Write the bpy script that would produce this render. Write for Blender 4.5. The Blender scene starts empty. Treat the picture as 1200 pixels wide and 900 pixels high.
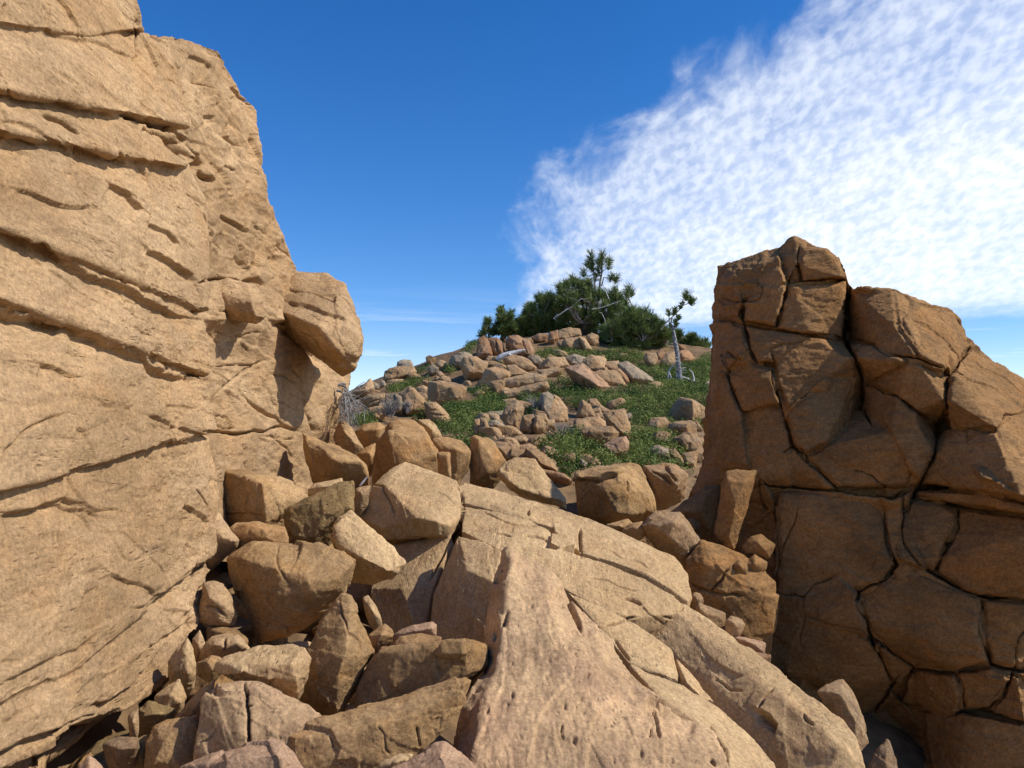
import bpy, bmesh, math, random
import numpy as np
from mathutils import Vector, geometry

# ------------------------------------------------------------------ scene
sc = bpy.context.scene
col = sc.collection
rng = np.random.default_rng(7)
random.seed(7)
W, H, F = 1200.0, 900.0, 934.0
HORIZON = 530.0
CAM_Z = 1.6
PITCH = math.atan((HORIZON - H / 2) / F)
CP, SP = math.cos(PITCH), math.sin(PITCH)
SUN = np.array([0.70, -0.16, 0.69]); SUN /= np.linalg.norm(SUN)

cam_d = bpy.data.cameras.new('camera')
cam_d.sensor_width = 36.0
cam_d.lens = 36.0 * F / W
cam_d.clip_start = 0.05
cam_d.clip_end = 6000.0
cam = bpy.data.objects.new('camera', cam_d)
col.objects.link(cam)
cam.location = (0, 0, CAM_Z)
cam.rotation_euler = (math.pi / 2 + PITCH, 0, 0)
sc.camera = cam

def unproj(x, y, D):
    """photograph pixel + distance along the ground (m) -> world point"""
    x = np.asarray(x, float); y = np.asarray(y, float); D = np.asarray(D, float)
    a = (x - W / 2) / F
    b = -(y - H / 2) / F
    fy = CP - b * SP
    fz = SP + b * CP
    t = D / fy
    return np.stack([a * t, fy * t, CAM_Z + fz * t], -1)

def proj(P):
    v = P - np.array([0, 0, CAM_Z])
    f = v[:, 1] * CP + v[:, 2] * SP
    u = -v[:, 1] * SP + v[:, 2] * CP
    f = np.maximum(f, 1e-3)
    return np.stack([W / 2 + F * v[:, 0] / f, H / 2 - F * u / f], -1)

# ------------------------------------------------------------------ noise
def _hash(ix, iy, iz, seed):
    h = (ix.astype(np.uint32) * np.uint32(374761393)) ^ (iy.astype(np.uint32) * np.uint32(668265263)) \
        ^ (iz.astype(np.uint32) * np.uint32(2147483647 - 58)) ^ np.uint32((seed * 1274126177) & 0xffffffff)
    h ^= h >> np.uint32(13); h *= np.uint32(1274126177); h ^= h >> np.uint32(16)
    h *= np.uint32(2246822519); h ^= h >> np.uint32(15)
    return h

def _u(h):
    return h.astype(np.float32) * np.float32(1.0 / 4294967295.0)

def vnoise(P, seed=0):
    i = np.floor(P).astype(np.int64); f = (P - i).astype(np.float32)
    f = f * f * f * (f * (f * 6 - 15) + 10)
    i = i.astype(np.int32)
    r = np.zeros(len(P), np.float32)
    for dx in (0, 1):
        wx = f[:, 0] if dx else 1 - f[:, 0]
        for dy in (0, 1):
            wy = f[:, 1] if dy else 1 - f[:, 1]
            for dz in (0, 1):
                wz = f[:, 2] if dz else 1 - f[:, 2]
                r += wx * wy * wz * _u(_hash(i[:, 0] + dx, i[:, 1] + dy, i[:, 2] + dz, seed))
    return r * 2 - 1

def fbm(P, octaves=4, seed=0, gain=0.5, lac=2.03):
    r = np.zeros(len(P), np.float32); a = 1.0
    P = np.asarray(P, float)
    for o in range(octaves):
        r += a * vnoise(P + 17.3 * o, seed + o)
        P = P * lac; a *= gain
    return r

def ridged(P, octaves=4, seed=0):
    r = np.zeros(len(P), np.float32); a = 1.0
    for o in range(octaves):
        r += a * (1 - 2 * np.abs(vnoise(P + 9.1 * o, seed + o)))
        P = P * 2.1; a *= 0.5
    return r

def facet(P, seed=0, tilt=0.5):
    """broken, chipped planes: nearest random seed picks a tilted plane"""
    i = np.floor(P).astype(np.int32)
    best = np.full(len(P), 1e9, np.float32); out = np.zeros(len(P), np.float32)
    for dx in (-1, 0, 1):
        for dy in (-1, 0, 1):
            for dz in (-1, 0, 1):
                a, b, c = i[:, 0] + dx, i[:, 1] + dy, i[:, 2] + dz
                h = _hash(a, b, c, seed)
                sx = a + _u(h); sy = b + _u(h * np.uint32(747796405) + np.uint32(11)); sz = c + _u(h * np.uint32(2891336453) + np.uint32(77))
                d = np.stack([P[:, 0] - sx, P[:, 1] - sy, P[:, 2] - sz], -1).astype(np.float32)
                q = (d * d).sum(1)
                m = q < best
                if not m.any():
                    continue
                hm = h[m]
                g = np.stack([_u(hm * np.uint32(1103515245) + np.uint32(k)) - .5 for k in (3, 1013, 90001)], -1)
                out[m] = (d[m] * g).sum(1) * 2 * tilt + (_u(hm * np.uint32(69069) + np.uint32(5)) - .5) * .35 * tilt
                best[m] = q[m]
    return out

# ------------------------------------------------------------------ cracks drawn on a surface
def carve(px, cracks, wob=1.6, seed=3):
    """height change (m) at surface points whose photograph pixel is px.
    crack = (points, width_px, depth_m, kind) ; kind 'v' groove, 'l' ledge (recess on the right hand side / below)"""
    h = np.zeros(len(px), np.float32); hv = np.zeros(len(px), np.float32)
    if not cracks:
        return h
    q3 = np.column_stack([px / 14.0, np.zeros(len(px))])
    wx = vnoise(q3, seed) * wob + vnoise(q3 * 3.1, seed + 5) * wob * .4
    wy = vnoise(q3 + 50, seed + 1) * wob + vnoise(q3 * 3.1 + 9, seed + 6) * wob * .4
    Q = px + .55 * np.stack([wx, wy], -1)
    jr = np.random.default_rng(seed + 70)
    for c in cracks:
        pts, w, dep, kind = c[:4]
        pts = np.asarray(pts, float)
        fine_ = [pts[0]]                       # break the line into short straight joints
        for a, b in zip(pts[:-1], pts[1:]):
            k = max(1, int(np.hypot(*(b - a)) / 11)); pe = np.array([-(b - a)[1], (b - a)[0]]); pe /= np.hypot(*pe) + 1e-9
            for j in range(1, k + 1):
                fine_.append(a + (b - a) * j / k + (pe * jr.normal(0, 1.25) if j < k else 0))
        pts = np.array(fine_)
        reach = (3.0 * w if len(c) < 5 else 90) if kind == 'v' else max(5 * (c[4] if len(c) > 4 else 14), 3 * w)
        lo = pts.min(0) - reach; hi = pts.max(0) + reach
        idx = np.nonzero((Q[:, 0] > lo[0]) & (Q[:, 0] < hi[0]) & (Q[:, 1] > lo[1]) & (Q[:, 1] < hi[1]))[0]
        if len(idx) == 0:
            continue
        q = Q[idx]
        best = np.full(len(q), 1e9); side = np.zeros(len(q)); tt = np.zeros(len(q))
        seg = np.linalg.norm(np.diff(pts, axis=0), axis=1); L = seg.sum(); acc = 0
        for k in range(len(pts) - 1):
            a, b = pts[k], pts[k + 1]; e = b - a; l2 = (e * e).sum() + 1e-9
            t = np.clip(((q - a) @ e) / l2, 0, 1)
            dv = q - (a + t[:, None] * e)
            d = np.hypot(dv[:, 0], dv[:, 1])
            m = d < best
            best[m] = d[m]
            side[m] = np.sign(e[0] * dv[m, 1] - e[1] * dv[m, 0])
            tt[m] = (acc + t[m] * seg[k]) / L
            acc += seg[k]
        taper = np.clip(np.minimum(tt, 1 - tt) / 0.10, 0.25, 1)
        if kind == 'v':
            wl = w * (0.5 + 0.5 * taper) * (.74 + .42 * vnoise(np.column_stack([q / 23.0, np.full(len(q), 4.4)]), seed + 9))
            hh = -dep * taper * np.exp(-(best / (.78 * wl)) ** 3)
            hv[idx] = np.minimum(hv[idx], hh)
            if len(c) > 4:
                h[idx] += c[4] * np.where(side >= 0, 1, -.4) * np.exp(-best / 24.0) * np.clip(best / (1.2 * w), 0, 1) * taper
        else:
            LL = c[4] if len(c) > 4 else 14.0
            s = best * np.where(side == 0, 1, side)
            below = -dep * np.exp(-np.maximum(s - w, 0) / LL) * np.clip((s + .3) / w, 0, 1)
            above = (0.30 if LL < 20 else 0.0) * dep * np.exp(np.minimum(s, 0) / LL) * np.clip((-s + 1) / 2.0, 0, 1)
            hh = np.where(s > -0.3, below, above) * taper
            h[idx] += hh
    return h + hv

# ------------------------------------------------------------------ meshes
def new_mesh(name, V, Fc, mat=None, parent=None, origin=None, smooth=True):
    V = np.asarray(V, np.float32)
    if origin is None:
        origin = np.zeros(3)
    me = bpy.data.meshes.new(name)
    V = V - np.asarray(origin, np.float32)
    me.vertices.add(len(V)); me.vertices.foreach_set('co', V.ravel())
    if isinstance(Fc, np.ndarray):
        k = Fc.shape[1]; n = len(Fc)
        me.loops.add(n * k); me.loops.foreach_set('vertex_index', Fc.astype(np.int32).ravel())
        me.polygons.add(n)
        me.polygons.foreach_set('loop_start', np.arange(0, n * k, k, dtype=np.int32))
    else:
        tot = np.array([len(f) for f in Fc], np.int32)
        me.loops.add(int(tot.sum())); me.loops.foreach_set('vertex_index', np.concatenate([np.asarray(f, np.int32) for f in Fc]))
        me.polygons.add(len(tot))
        me.polygons.foreach_set('loop_start', np.concatenate([[0], np.cumsum(tot)[:-1]]).astype(np.int32))
    me.update(calc_edges=True)
    me.validate()
    if smooth:
        me.shade_smooth()
    o = bpy.data.objects.new(name, me)
    o.location = origin
    if mat:
        me.materials.append(mat)
    col.objects.link(o)
    if parent:
        o.parent = parent
        o.location = np.asarray(origin) - np.asarray(parent.location)
    return o

def verts_of(me):
    a = np.empty(len(me.vertices) * 3, np.float32); me.vertices.foreach_get('co', a); return a.reshape(-1, 3)

def normals_of(me):
    a = np.empty(len(me.vertices) * 3, np.float32); me.vertex_normals.foreach_get('vector', a); return a.reshape(-1, 3)

def tag(o, label, cat, group=None, kind=None):
    if label: o['label'] = label
    if cat: o['category'] = cat
    if group: o['group'] = group
    o['kind'] = kind or 'thing'
    return o

def inside(px, poly):
    poly = np.asarray(poly, float); x, y = px[:, 0], px[:, 1]
    r = np.zeros(len(px), bool); j = len(poly) - 1
    for i in range(len(poly)):
        xi, yi = poly[i]; xj, yj = poly[j]
        c = ((yi > y) != (yj > y))
        with np.errstate(divide='ignore', invalid='ignore'):
            c &= x < (xj - xi) * (y - yi) / (yj - yi + 1e-12) + xi
        r ^= c; j = i
    return r

class Crop:
    def __init__(s, x0, y0, k): s.x0, s.y0, s.k = x0, y0, k
    def __call__(s, pts):
        return [(s.x0 + p[0] / s.k, s.y0 + p[1] / s.k) + tuple(p[2:]) for p in pts]

K27 = 1191 / 450.0
ID = Crop(0, 0, 1.0)
CA = Crop(200, 480, 1200 / 280); CB = Crop(80, 690, 1200 / 280); CC = Crop(320, 690, 1200 / 280)
CD = Crop(400, 470, 1200 / 280); CE = Crop(560, 600, 1200 / 280); CF = Crop(640, 690, 1200 / 280)
CG = Crop(640, 500, 1200 / 280); CH = Crop(780, 660, 1200 / 280)
Z1 = Crop(0, 0, K27); Z2 = Crop(0, 300, K27); Z3 = Crop(0, 560, K27)
Z5 = Crop(780, 560, 1112 / 420); Z6 = Crop(780, 260, 1112 / 420)
H1 = Crop(400, 380, 7.5); H2 = Crop(540, 370, 7.5); H3 = Crop(680, 370, 7.5); H4 = Crop(540, 450, 7.5); H5 = Crop(680, 450, 7.5)
T6 = Crop(560, 280, 6.0); T7 = Crop(700, 320, 7.5); H8 = Crop(400, 460, 7.5)

# ------------------------------------------------------------------ materials
def nd(nt, t, loc=(0, 0), **kw):
    n = nt.nodes.new(t); n.location = loc
    for k, v in kw.items():
        if k.startswith('i_'):
            n.inputs[k[2:].replace('_', ' ')].default_value = v
        else:
            setattr(n, k, v)
    return n

def ramp(nt, fac, stops, loc=(0, 0)):
    r = nd(nt, 'ShaderNodeValToRGB', loc)
    el = r.color_ramp.elements
    while len(el) < len(stops): el.new(0.5)
    for e, (p, c) in zip(el, stops):
        e.position = p; e.color = c if len(c) == 4 else (*c, 1)
    nt.links.new(fac, r.inputs[0])
    return r

def g(v): return (v, v, v, 1)

def mix(nt, fac, a, b, mode='MIX'):
    m = nd(nt, 'ShaderNodeMix', data_type='RGBA', blend_type=mode)
    for s, v in ((0, fac), (6, a), (7, b)):
        if hasattr(v, 'links') or hasattr(v, 'is_output'):
            nt.links.new(v, m.inputs[s])
        else:
            m.inputs[s].default_value = v if s == 0 else ((*v, 1) if len(v) == 3 else v)
    return m.outputs[2]

def rock_mat(name, light, dark, stain, patina, stain_amt=.5, patina_amt=.4, scale=1.0, stretch=(1, 1, 1), rot=(0, 0, 0),
             pit=.5, pit_scale=28.0, bump=.5, lichen=0.0, pore_shade=.45):
    def sat(c, k=1.10):
        y = .3 * c[0] + .59 * c[1] + .11 * c[2]
        return tuple(max(.01, y + (v - y) * k) for v in c)
    light, dark, stain, patina = sat(light), sat(dark), sat(stain), sat(patina)
    m = bpy.data.materials.new(name); m.use_nodes = True
    nt = m.node_tree; L = nt.links.new
    bs = nt.nodes['Principled BSDF']
    bs.inputs['Roughness'].default_value = .93
    bs.inputs['Specular IOR Level'].default_value = .12
    tc = nd(nt, 'ShaderNodeTexCoord'); oi = nd(nt, 'ShaderNodeObjectInfo')
    off = nd(nt, 'ShaderNodeVectorMath', operation='MULTIPLY_ADD')
    L(oi.outputs['Random'], off.inputs[0]); off.inputs[1].default_value = (31, 17, 23)
    L(tc.outputs['Object'], off.inputs[2])
    mp = nd(nt, 'ShaderNodeMapping'); mp.inputs['Rotation'].default_value = rot; mp.inputs['Scale'].default_value = stretch
    L(off.outputs[0], mp.inputs[0])
    P = off.outputs[0]; Q = mp.outputs[0]
    def noise(v, s, d=5, r=.6, dist=0.0):
        n = nd(nt, 'ShaderNodeTexNoise'); n.inputs['Scale'].default_value = s * scale; n.inputs['Detail'].default_value = d
        n.inputs['Roughness'].default_value = r; n.inputs['Distortion'].default_value = dist; L(v, n.inputs['Vector']); return n.outputs[0]
    n1 = noise(Q, 1.3, 6, .62, .4)
    c = mix(nt, ramp(nt, n1, [(.36, g(0)), (.64, g(1))]).outputs[0], dark, light)
    n2 = noise(P, 2.4, 5, .6, .8)
    f2 = ramp(nt, n2, [(.48, g(0)), (.70, g(stain_amt))]).outputs[0]
    c = mix(nt, f2, c, stain)
    n3 = noise(Q, 4.5, 7, .7, .6)
    f3 = ramp(nt, n3, [(.52, g(0)), (.68, g(patina_amt))]).outputs[0]
    c = mix(nt, f3, c, patina)
    n4 = noise(P, 55, 7, .85)
    c = mix(nt, .75, c, ramp(nt, n4, [(.30, g(.14)), (.70, g(.86))]).outputs[0], 'OVERLAY')
    n6 = noise(P, 38, 5, .8, .6)
    c = mix(nt, ramp(nt, n6, [(.60, g(0)), (.70, g(.55))]).outputs[0], c, tuple(v * .5 for v in dark))
    n7 = noise(P, .9, 4, .6, 1.0)
    c = mix(nt, .40, c, ramp(nt, n7, [(.35, g(.30)), (.65, g(.70))]).outputs[0], 'OVERLAY')
    n5 = noise(Q, 16, 4, .7)
    c = mix(nt, .45, c, ramp(nt, n5, [(.3, g(.30)), (.7, g(.70))]).outputs[0], 'OVERLAY')
    # pores: small weathered holes, the shade inside them put into the colour
    vo = nd(nt, 'ShaderNodeTexVoronoi'); vo.inputs['Scale'].default_value = pit_scale; vo.inputs['Randomness'].default_value = 1
    qd = nd(nt, 'ShaderNodeVectorMath', operation='MULTIPLY_ADD')
    nz = nd(nt, 'ShaderNodeTexNoise'); nz.inputs['Scale'].default_value = 9; L(Q, nz.inputs['Vector'])
    L(nz.outputs['Color'], qd.inputs[0]); qd.inputs[1].default_value = (.09, .09, .09); L(Q, qd.inputs[2])
    L(qd.outputs[0], vo.inputs['Vector'])
    gate = ramp(nt, noise(P, 3.2, 3), [(.45, g(0)), (.62, g(1))]).outputs[0]
    pt = ramp(nt, vo.outputs['Distance'], [(.10, g(1)), (.30, g(0))]).outputs[0]
    pm = nd(nt, 'ShaderNodeMath', operation='MULTIPLY'); L(gate, pm.inputs[0]); L(pt, pm.inputs[1])
    if lichen:
        f6 = ramp(nt, noise(P, 3.1, 7, .75), [(.50, g(0)), (.60, g(lichen))]).outputs[0]
        c = mix(nt, f6, c, (.20, .19, .16))
    c = mix(nt, ramp(nt, pm.outputs[0], [(.25, g(0)), (.9, g(pore_shade))]).outputs[0], c, tuple(v * .42 for v in dark))
    L(c, bs.inputs['Base Color'])
    # relief finer than the mesh
    b = nd(nt, 'ShaderNodeMath', operation='MULTIPLY_ADD'); L(noise(Q, 34, 9, .78), b.inputs[0]); b.inputs[1].default_value = 1.3
    p2 = nd(nt, 'ShaderNodeMath', operation='MULTIPLY'); L(pm.outputs[0], p2.inputs[0]); p2.inputs[1].default_value = -pit
    L(p2.outputs[0], b.inputs[2])
    b2 = nd(nt, 'ShaderNodeMath', operation='MULTIPLY_ADD'); L(noise(Q, 7, 5, .65), b2.inputs[0]); b2.inputs[1].default_value = .9; L(b.outputs[0], b2.inputs[2])
    rg = nd(nt, 'ShaderNodeTexNoise'); rg.noise_type = 'RIDGED_MULTIFRACTAL'; rg.inputs['Scale'].default_value = 6.5 * scale; rg.inputs['Detail'].default_value = 5; rg.inputs['Distortion'].default_value = .5
    L(Q, rg.inputs['Vector'])
    b3 = nd(nt, 'ShaderNodeMath', operation='MULTIPLY_ADD'); L(rg.outputs[0], b3.inputs[0]); b3.inputs[1].default_value = -.22; L(b2.outputs[0], b3.inputs[2]); b2 = b3
    bp = nd(nt, 'ShaderNodeBump'); bp.inputs['Strength'].default_value = bump; bp.inputs['Distance'].default_value = .034
    L(b2.outputs[0], bp.inputs['Height']); L(bp.outputs[0], bs.inputs['Normal'])
    return m

MAT = {}
MAT['cliff'] = rock_mat('tan_cliff_rock', (.465, .325, .195), (.36, .24, .135), (.40, .24, .12), (.24, .175, .115), .45, .35,
                        stretch=(1, .45, 1.5), rot=(0, 0, 0), pit=.9, pit_scale=26, bump=.55)
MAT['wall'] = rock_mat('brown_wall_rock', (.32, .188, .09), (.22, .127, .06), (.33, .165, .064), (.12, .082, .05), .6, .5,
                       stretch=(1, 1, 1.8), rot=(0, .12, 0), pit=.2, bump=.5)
MAT['slab'] = rock_mat('buff_slab_rock', (.50, .36, .21), (.41, .285, .16), (.42, .265, .14), (.30, .19, .12), .5, .3,
                       stretch=(1.6, .6, .6), rot=(0, -.5, .35), pit=.9, pit_scale=30, bump=.5)
MAT['pitted'] = rock_mat('pitted_slab_rock', (.46, .325, .195), (.385, .26, .155), (.37, .23, .145), (.31, .205, .14), .6, .45,
                         stretch=(1.3, .8, .8), rot=(0, -.25, .12), pit=1.6, pit_scale=30, bump=.32, pore_shade=.9)
MAT['boulder'] = rock_mat('ochre_boulder_rock', (.41, .275, .15), (.295, .188, .096), (.38, .21, .085), (.165, .11, .066), .6, .75,
                          scale=1.5, pit=.4, bump=.5)
MAT['orange'] = rock_mat('orange_boulder_rock', (.41, .27, .145), (.31, .19, .095), (.39, .21, .09), (.18, .115, .065), .6, .65,
                         scale=1.4, pit=.3, bump=.5)
MAT['pink'] = rock_mat('pinkish_rock', (.44, .295, .195), (.36, .235, .15), (.35, .21, .14), (.28, .18, .125), .6, .4,
                       scale=1.8, pit=.4, bump=.5)
MAT['lichen'] = rock_mat('lichen_stained_rock', (.36, .255, .13), (.24, .165, .085), (.34, .2, .08), (.14, .105, .065), .4, .65,
                         scale=2.0, pit=.8, bump=.7)
MAT['hill'] = rock_mat('hill_rock', (.45, .31, .185), (.33, .215, .12), (.40, .22, .11), (.23, .165, .115), .5, .5,
                       scale=.9, pit=.3, bump=.8, lichen=.25)
MAT['hillgrey'] = rock_mat('grey_hill_rock', (.38, .31, .225), (.28, .215, .15), (.34, .23, .14), (.2, .17, .13), .4, .5,
                           scale=.9, pit=.3, bump=.8, lichen=.6)
MAT['hillred'] = rock_mat('reddish_hill_rock', (.39, .235, .135), (.27, .155, .09), (.36, .18, .085), (.19, .125, .085), .5, .5,
                          scale=.9, pit=.3, bump=.8, lichen=.3)

def plain_mat(name, c1, c2, scale=8, rough=.85, bump=.3, trans=0.0):
    m = bpy.data.materials.new(name); m.use_nodes = True
    nt = m.node_tree; bs = nt.nodes['Principled BSDF']
    bs.inputs['Roughness'].default_value = rough; bs.inputs['Specular IOR Level'].default_value = .2
    tc = nd(nt, 'ShaderNodeTexCoord'); n = nd(nt, 'ShaderNodeTexNoise'); n.inputs['Scale'].default_value = scale; n.inputs['Detail'].default_value = 5
    nt.links.new(tc.outputs['Object'], n.inputs['Vector'])
    r = ramp(nt, n.outputs[0], [(.38, c1), (.62, c2)])
    nt.links.new(r.outputs[0], bs.inputs['Base Color'])
    if bump:
        b = nd(nt, 'ShaderNodeBump'); b.inputs['Strength'].default_value = bump; b.inputs['Distance'].default_value = .02
        nt.links.new(n.outputs[0], b.inputs['Height']); nt.links.new(b.outputs[0], bs.inputs['Normal'])
    if trans:
        tr = nd(nt, 'ShaderNodeBsdfTranslucent'); nt.links.new(r.outputs[0], tr.inputs[0])
        ms = nd(nt, 'ShaderNodeMixShader'); ms.inputs[0].default_value = trans
        nt.links.new(bs.outputs[0], ms.inputs[1]); nt.links.new(tr.outputs[0], ms.inputs[2])
        nt.links.new(ms.outputs[0], nt.nodes['Material Output'].inputs[0])
    return m
MAT['soil'] = plain_mat('stony_soil', (.12, .076, .04), (.22, .14, .072), 5, .95, .8)
MAT['leaf'] = plain_mat('shrub_leaf', (.055, .10, .02), (.17, .21, .05), 1.7, .6, 0, .25)
MAT['needle'] = plain_mat('pine_needle', (.075, .125, .036), (.19, .235, .075), 4, .6, 0, .15)
MAT['needlebrown'] = plain_mat('dry_pine_needle', (.16, .11, .06), (.11, .10, .05), 3, .7, 0, .1)
MAT['bark'] = plain_mat('grey_pine_bark', (.20, .17, .14), (.36, .32, .27), 9, .9, .4)
MAT['snag'] = plain_mat('silver_snag_wood', (.12, .118, .122), (.30, .295, .30), 16, .8, .4)
MAT['dead'] = plain_mat('bleached_dead_wood', (.36, .35, .35), (.66, .65, .64), 14, .8, .4)
MAT['twig'] = plain_mat('grey_dry_twig', (.16, .14, .13), (.30, .27, .25), 12, .9, 0)

# ------------------------------------------------------------------ light and sky
def build_light():
    sd = bpy.data.lights.new('sun', 'SUN'); sd.energy = SUN_E; sd.angle = math.radians(.53); sd.color = (1.0, .93, .82)
    so = bpy.data.objects.new('sun', sd); col.objects.link(so)
    so.rotation_euler = Vector(SUN).to_track_quat('Z', 'Y').to_euler()
    so.location = (20, -10, 30)
    w = bpy.data.worlds.new('World'); sc.world = w; w.use_nodes = True
    nt = w.node_tree; L = nt.links.new
    bg = nt.nodes['Background']; bg.inputs['Strength'].default_value = SKY_S
    sky = nd(nt, 'ShaderNodeTexSky'); sky.sky_type = 'NISHITA'; sky.sun_disc = False
    el = math.asin(SUN[2]); az = math.atan2(SUN[0], SUN[1])
    sky.sun_elevation = el; sky.sun_rotation = az; sky.altitude = 1500; sky.air_density = 1.0; sky.dust_density = .25; sky.ozone_density = 1.4
    hs = nd(nt, 'ShaderNodeHueSaturation'); hs.inputs['Hue'].default_value = .509; hs.inputs['Saturation'].default_value = SKY_SAT; hs.inputs['Value'].default_value = SKY_V
    L(sky.outputs[0], hs.inputs['Color'])
    tc = nd(nt, 'ShaderNodeTexCoord'); sx = nd(nt, 'ShaderNodeSeparateXYZ'); L(tc.outputs['Generated'], sx.inputs[0])
    def M(op, a, b=None, c=None, clamp=False):
        n = nd(nt, 'ShaderNodeMath', operation=op); n.use_clamp = clamp
        for k, v in enumerate((a, b, c)):
            if v is None: continue
            if isinstance(v, (int, float)): n.inputs[k].default_value = v
            else: L(v, n.inputs[k])
        return n.outputs[0]
    z = M('MAXIMUM', sx.outputs[2], .03)
    u = M('DIVIDE', sx.outputs[0], z); v = M('DIVIDE', sx.outputs[1], z)
    cv = nd(nt, 'ShaderNodeCombineXYZ'); L(u, cv.inputs[0]); L(v, cv.inputs[1])
    def noise(vec, s, d, r, dist=0.0):
        n = nd(nt, 'ShaderNodeTexNoise'); n.inputs['Scale'].default_value = s; n.inputs['Detail'].default_value = d
        n.inputs['Roughness'].default_value = r; n.inputs['Distortion'].default_value = dist; L(vec, n.inputs['Vector']); return n.outputs[0]
    def sm(x, a, b):
        n = nd(nt, 'ShaderNodeMapRange'); n.interpolation_type = 'SMOOTHSTEP'; L(x, n.inputs[0])
        n.inputs[1].default_value = a; n.inputs[2].default_value = b; return n.outputs[0]
    z2 = M('ADD', z, .38); cv2 = nd(nt, 'ShaderNodeCombineXYZ'); L(M('DIVIDE', sx.outputs[0], z2), cv2.inputs[0]); L(M('DIVIDE', sx.outputs[1], z2), cv2.inputs[1])
    rm = nd(nt, 'ShaderNodeMapping'); L(cv2.outputs[0], rm.inputs[0]); rm.inputs['Rotation'].default_value = (0, 0, .55); rm.inputs['Scale'].default_value = (1.0, .62, 1)
    puff = noise(rm.outputs[0], 60, 3, .5, .15)
    big = noise(cv.outputs[0], 1.6, 4, .6)
    mid = noise(rm.outputs[0], 12, 5, .6, .5)
    edge = M('MULTIPLY_ADD', M('MAXIMUM', M('SUBTRACT', 2.9, v), 0.0), .48, .09)
    dist = M('SUBTRACT', u, edge)
    dist = M('MULTIPLY_ADD', M('SUBTRACT', mid, .5), .55, dist)
    body = sm(dist, -.10, .24)
    low = M('SUBTRACT', 1.0, sm(M('MULTIPLY_ADD', M('SUBTRACT', big, .5), 1.6, M('MULTIPLY_ADD', u, .30, v)), 5.6, 7.4))
    body = M('MULTIPLY', body, low)
    dens = M('MULTIPLY_ADD', sm(puff, .32, .68), .32, M('MULTIPLY_ADD', sm(mid, .25, .75), .24, .40))
    dens = M('MULTIPLY_ADD', sm(dist, .2, 1.6), .30, M('MULTIPLY', dens, .80))
    dens = M('MULTIPLY', dens, body, clamp=True)
    # thin streaks low over the horizon
    wm = nd(nt, 'ShaderNodeMapping'); L(cv.outputs[0], wm.inputs[0]); wm.inputs['Scale'].default_value = (.30, .55, 1); wm.inputs['Rotation'].default_value = (0, 0, .12)
    wisp = noise(wm.outputs[0], 1.9, 6, .62, .7)
    wf = M('MULTIPLY', sm(wisp, .47, .72), sm(v, 4.2, 7.5))
    wf = M('MULTIPLY', wf, .42)
    hz = M('MULTIPLY', sm(v, 4.5, 14.0), .42)
    cloud = M('MAXIMUM', M('MAXIMUM', dens, wf), hz, clamp=True)
    cm = mix(nt, M('MULTIPLY', cloud, .94), hs.outputs[0], (CLOUD * .93, CLOUD * .97, CLOUD * 1.02))
    L(cm, bg.inputs['Color'])
    sc.view_settings.view_transform = 'Standard'; sc.view_settings.look = 'None'
    sc.view_settings.gamma = 1; sc.view_settings.use_curve_mapping = False; sc.view_settings.exposure = EXPOSURE

SUN_E, SKY_S, SKY_SAT, SKY_V, CLOUD, EXPOSURE = 5.0, .085, 1.40, 1.98, 13.5, 0.07
build_light()
# ------------------------------------------------------------------ rock builders
DETAIL = 1.0        # mesh step multiplier

def relief(P, s, seed, amp=1.0, chip=1.0, layers=0.0, bed=None):
    """weathered relief (m) of a rock about s metres across"""
    off = np.array([seed * 3.17, seed * 1.91, seed * 2.53])
    Q = P + off
    warp = np.stack([fbm(Q * (1.6 / s), 2, 11), fbm(Q * (1.6 / s) + 31, 2, 12), fbm(Q * (1.6 / s) + 77, 2, 13)], -1) * (.06 * s)
    R = Q + warp
    h = .016 * s * fbm(Q * (1.9 / s), 3, 21)
    h += chip * .046 * s * facet(R * (2.2 / s), 31)
    h += chip * .016 * s * facet(R * (6.0 / s), 41)
    h += .007 * s * fbm(R * (8.0 / s), 4, 51, .6)
    h -= .012 * s * np.maximum(0, ridged(R * (4.0 / s), 3, 61) - 1.05)
    if layers:
        b = np.asarray(bed, float); t = R @ b
        k = t * (9.0 / s) + 1.2 * fbm(R * (1.2 / s), 2, 71)
        fr = k - np.floor(k)
        lay = _u(_hash(np.floor(k).astype(np.int32), np.zeros(len(k), np.int32), np.zeros(len(k), np.int32), 5)) - .5
        h += layers * .030 * s * (lay + .6 * (fr - .5))
    return amp * h

def smooth_verts(V, E, n, k=.5):
    deg = np.bincount(E.ravel(), minlength=len(V)).astype(np.float32)[:, None]
    for _ in range(n):
        A = np.stack([np.bincount(E[:, 0], V[E[:, 1], c], len(V)) + np.bincount(E[:, 1], V[E[:, 0], c], len(V)) for c in range(3)], -1)
        V = V + np.where(deg > 0, k, 0) * (A / np.maximum(deg, 1) - V)
    return V.astype(np.float32)

SEED = [0]
CAMP = np.array([0, 0, CAM_Z])

def hull_mesh(P):
    bm = bmesh.new()
    for p in P: bm.verts.new(p)
    r = bmesh.ops.convex_hull(bm, input=bm.verts)
    junk = [e for e in r['geom_interior'] if isinstance(e, bmesh.types.BMVert)] + [e for e in r['geom_unused'] if isinstance(e, bmesh.types.BMVert)]
    if junk: bmesh.ops.delete(bm, geom=list(set(junk)), context='VERTS')
    me = bpy.data.meshes.new('tmp'); bm.to_mesh(me); bm.free()
    return me

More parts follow.
